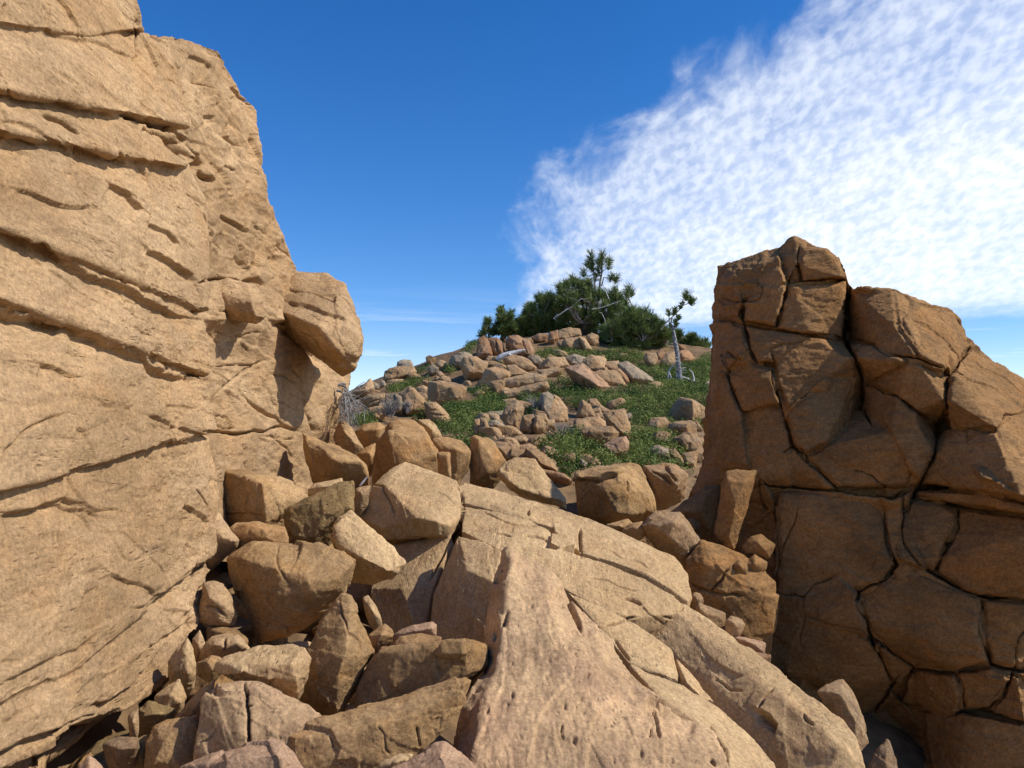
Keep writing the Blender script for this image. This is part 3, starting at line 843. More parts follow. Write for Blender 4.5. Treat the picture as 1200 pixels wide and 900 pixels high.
def wall_fine(P):
    q = P * np.array([3.2, 3.2, 9.0])
    h = .012 * fbm(q, 5, 301, .66)
    k = P[:, 2] * 6.0 + .7 * fbm(P * .9, 3, 305); fr = k - np.floor(k)
    gate = np.clip(fbm(P * np.array([.9, .9, 1.6]), 3, 307) * 1.5, 0, 1)
    h += .040 * gate * (fr ** 3 - .25)
    return h

WCR = [
    (Z6([(150, 300), (260, 320), (350, 335), (440, 352), (550, 362)]), 2.3, .16, 'v'),
    (Z6([(235, 250), (245, 330), (270, 420), (285, 440)]), 1.9, .10, 'v'),
    (Z6([(325, 390), (340, 450), (330, 490), (360, 570), (385, 650), (395, 695), (430, 730), (480, 780), (530, 830)]), 1.9, .12, 'v'),
    (Z6([(395, 695), (365, 715)]), 1.7, .10, 'v'),
    (Z6([(375, 590), (430, 550), (480, 500), (535, 475)]), 1.7, .07, 'v'),
    (Z6([(570, 195), (558, 300), (556, 360), (590, 420)]), 5, .45, 'v'),
    (Z6([(585, 410), (608, 480), (612, 580), (640, 630)]), 3.2, .24, 'v'),
    (Z6([(570, 590), (580, 550), (610, 530)]), 1.6, .07, 'v'),
    (Z6([(570, 370), (640, 380), (700, 420), (790, 430), (870, 465)]), 2.4, .14, 'v'),
    (Z6([(640, 505), (720, 540), (780, 590), (830, 620)]), 2.2, .14, 'v'),
    (Z6([(945, 390), (900, 440), (880, 480), (870, 560), (845, 640), (835, 720), (790, 810), (760, 870), (745, 900)]), 3.4, .28, 'v'),
    (Z6([(285, 780), (300, 880), (320, 900)]), 1.8, .12, 'v'),
    (Z6([(270, 825), (400, 828), (530, 835), (600, 850), (700, 860), (770, 830)]), 2.0, .14, 'v'),
    (Z6([(770, 815), (830, 808), (900, 815), (1000, 830), (1112, 868), (1250, 910)]), 4.0, .40, 'l', 12),
    (Z6([(580, 770), (640, 790), (690, 830)]), 1.7, .07, 'v'),
    (Z6([(300, 180), (290, 240), (230, 250), (160, 235)]), 1.6, .06, 'v'),
    (Z6([(380, 190), (365, 240), (340, 330)]), 1.8, .08, 'v'),
    (Z6([(350, 90), (365, 150), (380, 190), (560, 180)]), 1.8, .07, 'v'),
    (Z6([(415, 70), (410, 140), (420, 190)]), 1.8, .07, 'v'),
    (Z6([(245, 440), (190, 400), (190, 480), (240, 590)]), 2.5, .08, 'v'),
    (Z6([(325, 390), (400, 375), (480, 360)]), 1.7, .06, 'v'),
    (Z6([(1112, 590), (1050, 600), (1020, 650), (880, 640)]), 2.0, .10, 'v'),
    (Z5([(270, 25), (420, 35), (530, 45), (620, 60), (700, 70), (790, 30)]), 1.9, .10, 'v'),
    (Z5([(680, 95), (690, 190), (720, 270), (680, 320), (600, 350), (595, 400), (620, 440), (640, 500), (680, 590), (705, 640)]), 2.7, .20, 'v'),
    (Z5([(740, 40), (738, 190), (790, 270), (830, 300), (920, 350), (980, 370), (1112, 385), (1230, 380)]), 2.6, .20, 'v'),
    (Z5([(910, 90), (910, 150), (860, 240), (835, 290)]), 2.2, .16, 'v'),
    (Z5([(760, 60), (850, 70), (915, 90), (1000, 110), (1112, 120)]), 1.8, .10, 'v'),
    (Z5([(265, 440), (290, 350), (340, 350), (430, 370), (460, 330), (540, 295)]), 2.1, .13, 'v'),
    (Z5([(335, 345), (360, 220), (400, 140), (410, 80)]), 1.7, .08, 'v'),
    (Z5([(345, 300), (345, 100), (320, 30), (285, 0)]), 2.0, .12, 'v'),
    (Z5([(430, 430), (520, 455), (620, 480), (640, 500)]), 1.8, .09, 'v'),
    (Z5([(640, 490), (700, 540), (780, 590), (900, 605)]), 1.9, .10, 'v'),
    (Z5([(980, 375), (975, 480), (1010, 580), (1080, 600), (1200, 605)]), 2.4, .16, 'v'),
    (Z5([(1080, 600), (1095, 500), (1112, 480), (1180, 440)]), 2.0, .13, 'v'),
    (Z5([(1080, 600), (1050, 670), (1000, 720), (920, 725)]), 2.6, .18, 'v'),
    (Z5([(870, 740), (920, 725), (1000, 735), (1112, 760), (1240, 780)]), 2.6, .18, 'v'),
    (Z5([(920, 725), (925, 660), (905, 600)]), 1.7, .07, 'v'),
    (Z5([(140, 350), (175, 310), (210, 280)]), 1.7, .07, 'v'),
    (Z5([(80, 345), (180, 358), (270, 370)]), 1.9, .10, 'v'),
    (Z5([(275, 360), (258, 420), (248, 480)]), 2.8, .22, 'v'),
    (Z5([(360, 605), (420, 615), (490, 635)]), 1.7, .08, 'v'),
    (Z5([(425, 370), (430, 430), (415, 520)]), 1.3, .03, 'v'),
    (Z5([(690, 640), (730, 690), (770, 590)]), 1.6, .06, 'v'),
    (Z5([(610, 760), (660, 700), (705, 640), (780, 580)]), 2.6, .16, 'v'),
]
WALLC = [(c[0], max(1.0, c[1] * .5), c[2] * .8, 'v') for c in WCR if c[3] == 'v']
_r = random.Random(4)
WCR = [(c[0], c[1] * .66, c[2], c[3]) + (tuple(c[4:]) if c[3] == 'l' else (_r.choice([-1, 1]) * _r.uniform(.04, .10),)) for c in WCR]
for _ in range(34):
    x, y = _r.uniform(850, 1190), _r.uniform(320, 860); a_ = _r.choice([0, 0, 1.4, -1.2, .6]) + _r.gauss(0, .2); L_ = _r.uniform(12, 45)
    WCR.append(([(x + L_ * k / 3 * math.cos(a_) + _r.gauss(0, 1.8), y + L_ * k / 3 * math.sin(a_) + _r.gauss(0, 1.8)) for k in range(4)], _r.uniform(1.0, 1.4), _r.uniform(.02, .06), 'v', _r.choice([-1, 1]) * _r.uniform(.01, .04)))
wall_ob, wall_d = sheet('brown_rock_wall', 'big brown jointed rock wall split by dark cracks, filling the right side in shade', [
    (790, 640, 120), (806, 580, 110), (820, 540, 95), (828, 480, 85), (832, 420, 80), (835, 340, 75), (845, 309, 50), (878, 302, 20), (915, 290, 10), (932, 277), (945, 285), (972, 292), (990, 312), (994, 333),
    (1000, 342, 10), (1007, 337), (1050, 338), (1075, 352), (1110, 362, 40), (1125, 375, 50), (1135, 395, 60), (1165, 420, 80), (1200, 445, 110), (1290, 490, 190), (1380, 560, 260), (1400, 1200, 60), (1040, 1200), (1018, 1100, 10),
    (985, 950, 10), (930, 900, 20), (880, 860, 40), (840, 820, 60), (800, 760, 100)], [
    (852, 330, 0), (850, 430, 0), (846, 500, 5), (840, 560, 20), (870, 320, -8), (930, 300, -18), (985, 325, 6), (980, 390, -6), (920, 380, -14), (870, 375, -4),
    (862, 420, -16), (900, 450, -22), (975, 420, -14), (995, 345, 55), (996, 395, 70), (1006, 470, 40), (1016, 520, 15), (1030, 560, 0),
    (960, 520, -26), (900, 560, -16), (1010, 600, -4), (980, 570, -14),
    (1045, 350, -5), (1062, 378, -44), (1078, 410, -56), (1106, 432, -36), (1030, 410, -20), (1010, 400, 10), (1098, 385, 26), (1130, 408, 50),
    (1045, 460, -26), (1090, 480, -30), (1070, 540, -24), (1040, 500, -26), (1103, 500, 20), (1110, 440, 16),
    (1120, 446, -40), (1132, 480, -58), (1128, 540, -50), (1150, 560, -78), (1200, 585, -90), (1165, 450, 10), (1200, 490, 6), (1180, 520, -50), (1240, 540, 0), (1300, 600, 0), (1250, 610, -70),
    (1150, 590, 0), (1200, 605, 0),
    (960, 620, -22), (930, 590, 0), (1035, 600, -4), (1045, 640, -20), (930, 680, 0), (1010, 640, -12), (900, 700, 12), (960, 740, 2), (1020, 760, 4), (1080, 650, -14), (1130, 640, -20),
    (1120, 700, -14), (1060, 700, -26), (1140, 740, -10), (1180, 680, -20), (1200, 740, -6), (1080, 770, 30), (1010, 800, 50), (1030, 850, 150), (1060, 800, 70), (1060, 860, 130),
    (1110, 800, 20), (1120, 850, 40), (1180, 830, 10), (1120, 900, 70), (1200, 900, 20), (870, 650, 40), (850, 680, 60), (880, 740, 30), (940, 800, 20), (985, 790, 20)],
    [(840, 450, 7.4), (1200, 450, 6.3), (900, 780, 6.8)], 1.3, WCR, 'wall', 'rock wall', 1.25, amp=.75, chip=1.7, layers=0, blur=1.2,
    back=(.01, .03, .06), shrink=.04, fine=wall_fine)

WB6 = [
    [(160, 132), (235, 122), (245, 250), (230, 308), (150, 298), (155, 200)],
    [(235, 122), (350, 92), (365, 150), (380, 188), (300, 185), (290, 240), (245, 250)],
    [(350, 92), (380, 52), (400, 42), (440, 66), (415, 72), (410, 140), (380, 188)],
    [(415, 72), (500, 84), (530, 112), (560, 160), (560, 178), (420, 188), (410, 140)],
    [(300, 187), (380, 192), (365, 240), (342, 330), (240, 310), (245, 252), (290, 242)],
    [(382, 192), (560, 182), (562, 205), (552, 300), (550, 360), (440, 350), (345, 332)],
    [(150, 303), (240, 318), (262, 400), (190, 398), (180, 480), (142, 470), (146, 400)],
    [(242, 318), (345, 336), (480, 358), (400, 375), (328, 388), (336, 438), (285, 440), (266, 405)],
    [(480, 360), (550, 364), (585, 420), (602, 472), (535, 474), (480, 498), (430, 548), (376, 588), (342, 500), (338, 445), (330, 392), (400, 378)],
    [(192, 402), (285, 446), (335, 450), (334, 492), (358, 568), (300, 560), (240, 588), (200, 500)],
    [(142, 474), (180, 482), (240, 592), (232, 700), (268, 780), (190, 770), (125, 650), (134, 540)],
    [(242, 592), (300, 563), (360, 573), (384, 650), (393, 694), (366, 714), (360, 760), (398, 825), (282, 822), (236, 700)],
    [(377, 592), (430, 553), (536, 479), (604, 476), (608, 530), (575, 590), (560, 640), (500, 690), (430, 727), (399, 690), (387, 648)],
    [(399, 699), (430, 733), (480, 783), (530, 833), (402, 826), (366, 760), (369, 718)],
    [(612, 582), (640, 631), (690, 641), (750, 700), (768, 790), (758, 824), (690, 827), (640, 789), (580, 771), (532, 826), (482, 780), (433, 730), (500, 692), (562, 642), (578, 595)],
    [(572, 205), (700, 202), (690, 265), (720, 330), (788, 427), (700, 417), (640, 377), (577, 367), (564, 300)],
    [(704, 203), (800, 266), (890, 282), (925, 342), (943, 388), (900, 438), (868, 459), (792, 425), (723, 330), (693, 265)],
    [(577, 373), (640, 383), (700, 423), (745, 433), (642, 500), (617, 480), (594, 420)],
    [(750, 433), (790, 435), (866, 469), (876, 485), (867, 555), (845, 638), (830, 620), (780, 588), (720, 538), (647, 503)],
    [(642, 509), (720, 544), (780, 594), (828, 626), (842, 646), (832, 720), (788, 806), (770, 785), (750, 700), (692, 641), (642, 628), (615, 580), (613, 505)],
    [(950, 391), (1010, 430), (1060, 490), (1112, 502), (1112, 588), (1050, 600), (1022, 647), (884, 640), (874, 560), (886, 480), (907, 440)],
    [(1114, 503), (1300, 575), (1380, 660), (1300, 660), (1250, 642), (1114, 590)],
    [(884, 646), (1022, 653), (1050, 605), (1112, 595), (1250, 648), (1250, 896), (1112, 860), (1000, 824), (900, 810), (798, 810), (840, 722), (850, 646)],
]
WB5 = [
    [(345, 80), (400, 82), (402, 140), (362, 220), (342, 330), (332, 338), (344, 200)],
    [(350, 44), (420, 40), (530, 50), (620, 64), (680, 97), (690, 190), (718, 268), (680, 317), (600, 347), (545, 294), (460, 327), (430, 367), (348, 348), (366, 220), (406, 140), (404, 80)],
    [(690, 74), (736, 64), (738, 190), (788, 272), (820, 298), (735, 271), (723, 265), (693, 190), (685, 95)],
    [(745, 67), (850, 74), (906, 97), (906, 150), (856, 240), (832, 294), (793, 267), (743, 188)],
    [(917, 100), (1000, 113), (1112, 124), (1260, 134), (1260, 380), (1112, 381), (980, 365), (920, 345), (840, 293), (864, 240), (914, 150)],
    [(766, 42), (900, 32), (1000, 46), (1112, 86), (1260, 126), (1112, 117), (1000, 107), (916, 90), (850, 67), (766, 59)],
    [(290, 354), (345, 356), (430, 376), (462, 332), (545, 300), (597, 353), (593, 400), (617, 440), (638, 497), (520, 452), (430, 424), (380, 419), (268, 438)],
    [(268, 445), (380, 425), (430, 431), (520, 459), (640, 503), (680, 592), (703, 640), (660, 704), (615, 742), (490, 635), (360, 604), (278, 560)],
    [(736, 275), (822, 306), (918, 351), (977, 373), (974, 480), (1004, 574), (900, 601), (780, 587), (700, 537), (646, 490), (624, 438), (602, 398), (606, 355), (685, 323)],
    [(649, 500), (700, 543), (770, 590), (730, 638), (709, 636), (685, 590)],
    [(985, 376), (1112, 389), (1260, 385), (1200, 430), (1112, 477), (1092, 500), (1077, 595), (1013, 577), (982, 480)],
    [(1119, 483), (1260, 430), (1260, 620), (1085, 599), (1099, 505)],
    [(780, 595), (898, 608), (920, 660), (916, 721), (870, 737), (800, 718), (738, 645)],
    [(907, 607), (1010, 583), (1073, 603), (1047, 667), (997, 715), (928, 721), (928, 660)],
    [(1081, 607), (1260, 628), (1260, 775), (1112, 755), (1005, 731), (1053, 672)],
    ([(800, 727), (870, 743), (920, 729), (1000, 739), (1112, 763), (1260, 788), (1260, 1000), (900, 1000), (820, 900)], 4),
    [(110, 345), (180, 360), (268, 372), (248, 470), (180, 440), (110, 400)], [(130, 205), (200, 240), (210, 278), (175, 308), (138, 346), (90, 340), (80, 260)],
    [(214, 282), (290, 250), (296, 345), (270, 366), (180, 354), (145, 346), (180, 312)],
]
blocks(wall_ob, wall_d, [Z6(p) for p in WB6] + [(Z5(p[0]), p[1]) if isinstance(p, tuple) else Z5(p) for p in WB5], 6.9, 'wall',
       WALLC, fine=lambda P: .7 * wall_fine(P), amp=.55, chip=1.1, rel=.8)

def slab_fine(P):
    q = P * np.array([8., 5.5, 7.0])
    h = .006 * fbm(q, 5, 401, .6)
    k = (P @ np.array([.75, -.2, .55])) * 4.5 + .4 * fbm(P * 1.2, 3, 405); fr = k - np.floor(k)
    gate = np.clip(fbm(P * 1.4, 3, 407) * 1.4, 0, 1)
    h += .012 * gate * (fr ** 3 - .25)
    p = vnoise(P * np.array([24., 14., 18.]), 411)
    h -= .022 * np.clip(p - .5, 0, .5)
    return h

SCR = [
    (CD([(585, 430), (605, 460), (612, 520), (605, 590), (575, 670), (530, 740), (490, 810), (445, 900)]), 2.3, .14, 'v'),
    (CD([(610, 515), (700, 520), (800, 540), (860, 555), (940, 578), (1045, 640)]), 1.4, .055, 'l', 40),
    (CD([(938, 545), (940, 575)]), 2, .08, 'v'),
    (CD([(770, 668), (820, 665), (850, 680)]), 1.6, .04, 'l', 8), (CD([(915, 680), (980, 680), (1045, 700)]), 2.0, .09, 'l', 9),
    (CD([(1045, 660), (1050, 710), (1110, 735), (1160, 715)]), 3.0, .14, 'l', 7),
    (CD([(150, 420), (205, 425), (215, 460), (250, 520), (265, 580)]), 1.6, .05, 'v'),
    (CD([(365, 590), (420, 592), (480, 605), (520, 640)]), 2.0, .07, 'l', 8),
    (CD([(530, 600), (560, 560), (600, 510)]), 1.3, .02, 'v'),
    (CE([(510, 222), (600, 240), (700, 275), (780, 295), (850, 320), (930, 360), (1000, 400), (1075, 460)]), 1.6, .13, 'l', 42),
    (CE([(735, 435), (780, 440), (820, 465)]), 1.6, .06, 'l', 16),
    (CE([(640, 575), (690, 560), (760, 535), (800, 530)]), 2.2, .07, 'l', 10),
    (CF([(430, 150), (450, 175), (500, 215), (560, 255), (620, 285)]), 1.8, .10, 'l', 26),
    (CF([(605, 165), (612, 200), (625, 255)]), 1.8, .07, 'v'),
    (CF([(590, 140), (620, 150), (655, 165)]), 1.6, .05, 'v'),
    (CF([(345, 255), (380, 310), (420, 365), (520, 400), (600, 430), (670, 450)]), 1.5, .05, 'l', 24),
    (CF([(645, 350), (680, 400), (700, 465), (760, 505), (800, 520), (850, 580)]), 2.2, .12, 'v'),
    (CF([(410, 370), (450, 420), (500, 530), (600, 580), (670, 595)]), 2.0, .10, 'l', 24),
    (CE([(235, 120), (300, 128), (360, 150)]), 1.5, .05, 'l', 22), (CE([(360, 155), (365, 190), (420, 190), (465, 165)]), 1.6, .06, 'l', 10), (CE([(465, 235), (560, 330), (640, 400), (700, 440)]), 1.3, .03, 'l', 30), (CE([(820, 470), (900, 540), (980, 600), (1060, 660)]), 1.2, .03, 'l', 30), (CE([(690, 640), (730, 690), (790, 745), (850, 770)]), 1.6, .05, 'l', 30),
    (CF([(825, 680), (850, 730), (900, 800), (910, 880)]), 2.2, .08, 'v'),
]
SLABS = [
    ([(422, 605, 6.3), (428, 586, 6.38), (436, 570, 6.45), (460, 548, 6.72), (475, 541, 6.8), (505, 552, 6.72), (536, 563, 6.55), (541, 575, 6.4), (543, 592, 6.2), (541, 605, 6.0), (528, 616, 5.8), (513, 612, 5.72), (487, 607, 5.8), (448, 620, 6.0), (450, 567, 6.28), (483, 602, 5.84)], .10),
    [(440, 600, 6.75), (475, 562, 7.0), (540, 580, 6.7), (540, 612, 6.35), (500, 612, 6.35), (450, 620, 6.5)],
    [(450, 641, 6.1), (487, 631, 6.15), (513, 627, 6.0), (529, 627, 5.85), (522, 655, 5.74), (507, 690, 5.6), (496, 750, 5.5), (440, 745, 5.65), (434, 690, 5.78), (470, 690, 5.62)],
    [(537, 628, 5.62), (560, 632, 5.52), (587, 646, 5.32), (583, 700, 5.15), (574, 775, 5.1), (500, 755, 5.3), (508, 694, 5.45), (525, 656, 5.6), (548, 668, 5.26), (578, 682, 5.16)],
    [(538, 570, 6.5), (545, 565, 6.66), (592, 577, 6.6), (640, 592, 6.52), (690, 608, 6.4), (702, 613, 6.36), (690, 634, 5.95), (642, 616, 6.02), (618, 604, 6.12), (580, 593, 6.2), (544, 589, 6.24)],
    [(646, 594, 6.48), (690, 608, 6.38), (740, 630, 6.22), (790, 652, 6.0), (806, 672, 5.82), (811, 700, 5.52), (806, 705, 5.44), (780, 686, 5.46), (755, 671, 5.5), (720, 658, 5.55), (682, 648, 5.62), (650, 622, 5.9)],
    [(544, 594, 6.16), (580, 598, 6.08), (618, 609, 5.98), (644, 621, 5.84), (650, 640, 5.62), (642, 656, 5.48), (600, 642, 5.46), (585, 645, 5.45), (560, 631, 5.66), (541, 622, 5.78)],
    [(646, 624, 5.74), (672, 627, 5.70), (674, 636, 5.58), (656, 641, 5.5), (645, 635, 5.56)],
    [(600, 640, 5.4), (640, 655, 5.4), (656, 643, 5.52), (682, 653, 5.46), (720, 664, 5.38), (756, 678, 5.3), (790, 698, 5.24), (803, 712, 5.22), (790, 720, 5.14), (745, 724, 5.0), (725, 720, 4.96), (700, 712, 4.98), (668, 690, 5.1), (620, 665, 5.2)],
    [(664, 692, 4.95), (700, 714, 4.9), (722, 723, 4.86), (743, 729, 4.84), (771, 753, 4.74), (788, 762, 4.68), (789, 774, 4.58), (796, 797, 4.44), (780, 791, 4.42), (750, 785, 4.46), (738, 777, 4.48), (722, 752, 4.62), (700, 730, 4.76)],
    [(792, 771, 4.66), (813, 791, 4.54), (839, 822, 4.34), (822, 816, 4.32), (805, 800, 4.4), (798, 785, 4.5)],
    [(738, 779, 4.4), (760, 788, 4.35), (797, 801, 4.3), (822, 819, 4.2), (845, 832, 4.1), (866, 852, 3.95), (890, 872, 3.8), (908, 895, 3.65), (925, 965, 3.3), (860, 965, 3.2), (858, 905, 3.42), (846, 875, 3.56), (823, 850, 3.7), (795, 832, 3.86), (768, 812, 4.02)],
]
SCR2 = [
    (CD([(585, 430), (605, 460), (612, 520), (605, 590), (575, 670), (530, 740), (490, 810), (445, 900)]), 2.0, .10, 'v'),
    (CD([(150, 420), (205, 425), (215, 460), (250, 520), (265, 580)]), 1.5, .04, 'v'),
    (CD([(770, 668), (820, 665), (850, 680)]), 1.4, .03, 'v'), (CD([(915, 680), (980, 680), (1045, 700)]), 1.6, .05, 'v'),
    (CD([(938, 545), (940, 575)]), 1.8, .06, 'v'), (CE([(735, 435), (780, 440), (820, 465)]), 1.8, .07, 'v'),
    (CE([(515, 85), (516, 150), (514, 225)]), 2.4, .10, 'v'), (CE([(640, 575), (690, 560), (760, 535), (800, 530)]), 1.9, .05, 'v'),
    (CF([(605, 165), (612, 200), (625, 255)]), 1.7, .06, 'v'), (CF([(590, 140), (620, 150), (655, 165)]), 1.4, .04, 'v'),
    (CF([(345, 255), (380, 310), (420, 365)]), 1.6, .05, 'v'), (CF([(825, 680), (850, 730), (900, 800), (910, 880)]), 1.8, .06, 'v'),
    (CE([(235, 120), (300, 128), (360, 150)]), 1.5, .05, 'v'), (CE([(580, 170), (680, 195), (780, 240), (860, 290)]), 1.2, .02, 'v'),
    (CE([(560, 330), (640, 345), (720, 380), (800, 400)]), 1.2, .02, 'v'), (CE([(820, 470), (900, 540), (980, 600)]), 1.2, .02, 'v'),
    (CD([(700, 545), (790, 590), (900, 625), (1000, 640)]), 1.2, .02, 'v'), (CD([(480, 455), (520, 470), (570, 520)]), 1.2, .015, 'v'),
]
plates('buff_bedrock_ledge', 'broad buff sunlit bedrock ledge of cracked flat slabs sloping down across the centre', 'bedrock ledge', 'slab', SLABS, 5.0, SCR2, thick=.55, amp=.45, chip=.7, rel=.55, fine=lambda P: .6 * slab_fine(P))

def pit_fine(P):
    q = P * np.array([22., 7., 8.0])
    h = .005 * fbm(q, 5, 501, .62)
    p = vnoise(P * np.array([46., 20., 22.]), 511) + .35 * vnoise(P * np.array([90., 40., 40.]), 513)
    h -= .035 * np.clip(p - .68, 0, .6)
    k = (P @ np.array([.9, -.3, .1])) * 5 + .5 * fbm(P * 1.3, 3, 505); fr = k - np.floor(k)
    h += .010 * (fr ** 3 - .25)
    return h
FCR = [
    (CE([(420, 340), (450, 400), (470, 470), (495, 540), (520, 600)]), 2.6, .07, 'v'),
    (CE([(200, 430), (300, 440), (380, 425), (450, 415)]), 1.4, .02, 'v'),
    (CE([(85, 350), (120, 330), (135, 345)]), 3, .06, 'v'),
    (CE([(150, 500), (135, 560), (100, 600), (85, 650)]), 2.2, .05, 'v'),
    (CF([(545, 570), (545, 620), (560, 690), (570, 750)]), 1.7, .04, 'v'),
    (CF([(530, 690), (522, 740)]), 1.5, .03, 'v'),
    (CF([(85, 680), (80, 720), (90, 760)]), 1.8, .03, 'v'),
    (CF([(825, 860), (845, 890)]), 2.5, .06, 'v'),
    (CF([(110, 20), (150, 120), (180, 210)]), 1.8, .05, 'v'),
    (CF([(500, 540), (560, 565), (680, 600), (780, 640)]), 2.0, .05, 'l', 14),
]
sheet('pitted_slab', 'large pitted tan slab with a sharp crest, front centre at the bottom edge', [
    (531, 862, 3.1), (540, 830, 3.15), (553, 805, 3.25), (566, 790, 3.5), (569, 740, 3.72), (576, 690, 3.84), (587, 643, 3.95), (596, 638, 3.95), (612, 648, 3.93), (640, 662, 3.92), (660, 682, 3.86), (668, 700, 3.8), (690, 722, 3.75),
    (716, 750, 3.65), (722, 765, 3.6), (745, 795, 3.45), (775, 822, 3.33), (800, 840, 3.25), (835, 856, 3.2), (852, 885, 3.05), (870, 990, 2.6), (525, 990, 2.6), (528, 900, 2.95)], [
    (599, 655, 3.84), (592, 700, 3.62), (586, 745, 3.44), (580, 790, 3.26), (562, 832, 3.02), (556, 890, 2.82), (640, 700, 3.66), (660, 760, 3.38), (700, 800, 3.2), (650, 850, 2.95), (740, 835, 3.1), (800, 870, 3.0),
    (755, 815, 3.28), (700, 740, 3.6), (600, 850, 2.93), (620, 760, 3.38)],
    [(600, 645, 3.95), (540, 860, 3.0), (830, 870, 3.1)], 1.45, FCR, 'pitted', 'rock slab', .8, amp=.32, chip=1.2, layers=0, blur=1.2,
    back=(.03, .1, .2), shrink=.05, fine=pit_fine, absd=True)
# ------------------------------------------------------------------ boulders in the gully
R = rock
R('boulder', 'squarish ochre boulder with dark front face wedged against the tan cliff foot', 5.7,
  [(205, 480, 8), (207, 380, 10), (214, 290, 14), (300, 298, 10), (420, 318, 6), (520, 335, 8), (665, 390, 14), (690, 440, 10), (570, 500, 0), (548, 580, -4), (482, 576, -10), (290, 585, 6)],
  [(340, 368, -14), (460, 372, -34), (476, 480, -38), (480, 570, -34), (400, 560, -14), (350, 375, -16)], CA, 'boulder', .8, down=.2,
  cracks=[([(250, 520), (360, 525), (470, 535)], 1.4, .02, 'v')])
R('boulder', 'dull lichen-stained upright slab between the squarish ochre boulder and a pale tilted slab', 5.35,
  [(568, 500, 0), (640, 460, 0), (700, 440), (770, 400), (840, 368), (922, 356), (928, 510), (840, 562), (780, 620), (730, 672), (660, 672), (595, 670)],
  [(600, 515, -8), (690, 470, -12), (880, 395, -10), (900, 490, -12), (720, 640, -16), (620, 640, -10), (760, 530, -16)], CA, 'lichen', .5, down=.2, chip=1.2)
R('rock_slab', 'pale tilted slab with bright grained top and dark underside, right of the lichen-stained slab', 4.95,
  [(905, 505, 18), (860, 540, 6), (820, 590, -4), (800, 640, 10), (850, 710, 24), (890, 800, 30), (905, 872, 34), (1010, 880, 30), (1110, 852, 14), (1142, 820, 2), (1182, 770, 10), (1120, 690, 18), (1040, 620, 20), (960, 560, 20)],
  [(845, 680, -18), (960, 745, -22), (1090, 810, -18), (850, 620, -12), (1000, 690, -8)], CA, 'slab', .55, layers=.5, bed=(.3, .5, .8))
R('boulder', 'biggest dark-faced wedge boulder with flat mauve top, low in the left gully', 4.55,
  [(266, 655, 10), (280, 644, 12), (296, 635, 12), (338, 637, 16), (377, 640, 14), (401, 648, 8), (416, 657, 2), (410, 676, 4), (405, 700, 12), (380, 722, 14), (340, 745, 10), (305, 756, 6), (288, 730, 8), (272, 692, 8)],
  [(284, 655, -10), (327, 668, -34), (385, 682, -38), (406, 668, -18), (325, 700, -36), (380, 692, -40), (350, 722, -24), (310, 745, -8), (400, 690, -16), (300, 690, -22)], ID, 'boulder', .75,
  cracks=[(CA([(540, 680), (545, 800), (600, 880)]), 1.5, .015, 'v')])
R('boulder', 'small reddish block sitting on top of the dark-faced wedge boulder', 5.0,
  [(290, 600, 2), (330, 570, 6), (420, 562, 8), (470, 580, 8), (575, 588, 6), (592, 640), (588, 684), (480, 690), (360, 690), (330, 650)],
  [(360, 578, -4), (465, 600, -16), (488, 650, -18), (350, 640, -10), (565, 605, -6), (430, 655, -10)], CA, 'orange', .8, down=.3)
R('boulder', 'dark tilted boulder with slanting lit top edge, lodged beneath the cliff overhang', 7.0,
  [(658, 110, 8), (700, 128, 8), (820, 190, 12), (930, 225, 12), (985, 285, 4), (992, 340, 4), (930, 378, 8), (850, 362, 6), (770, 356, 4), (715, 305, 2), (668, 205, 2)],
  [(690, 190, -10), (760, 200, -18), (840, 262, -30), (955, 258, -16), (800, 330, -10), (900, 330, -8)], CA, 'boulder', .8, down=.25)
R('stone', 'small flat pale stone lying between the dark tilted boulder and the lichen-stained slab', 6.1,
  [(690, 400, 3), (720, 372, 6), (800, 356, 8), (860, 344, 6), (868, 372, 0), (800, 400, -3), (740, 420, 0)], [(780, 385, -8)], CA, 'slab', .8, down=.4)
R('stone', 'pale flat stone beside the lichen-stained slab edge', 6.2,
  [(925, 400, 2), (960, 385, 5), (1003, 380, 5), (990, 440, 0), (950, 492, 0), (930, 485)], [(960, 420, -8)], CA, 'cliff', .8, down=.4)
R('boulder', 'tan boulder with undercut base pressed under the near cliff block', 4.85,
  [(168, 488, 2), (210, 500, 4), (250, 518, 6), (268, 560, 6), (282, 592, 6), (342, 655, 4), (330, 692, 8), (240, 762, 12), (188, 825, 14), (150, 800, 8), (150, 640, 0)],
  [(200, 600, -16), (260, 640, -22), (190, 700, -18), (320, 660, -8)], CA, 'cliff', .8)
R('boulder', 'rounded tan block under the undercut boulder, left of the dark-faced wedge', 4.45,
  [(630, 325, 2), (660, 322, 4), (690, 330, 6), (718, 360, 6), (738, 430, 4), (728, 460, 6), (690, 452, 2), (640, 465, 0), (610, 440, 0)],
  [(650, 370, -14), (700, 400, -14), (680, 440, -12)], Z3, 'cliff', .9, cracks=[([(640, 400), (670, 405), (700, 430)], 1.5, .03, 'v')])
R('stone', 'brownish stone wedged in shadow beneath the rounded tan block', 4.4,
  [(640, 462, 4), (700, 462, 6), (735, 470, 6), (770, 500, 4), (770, 530, 4), (700, 520, 4), (640, 500, 4)], [(720, 495, -8)], Z3, 'boulder', .9, down=.3)
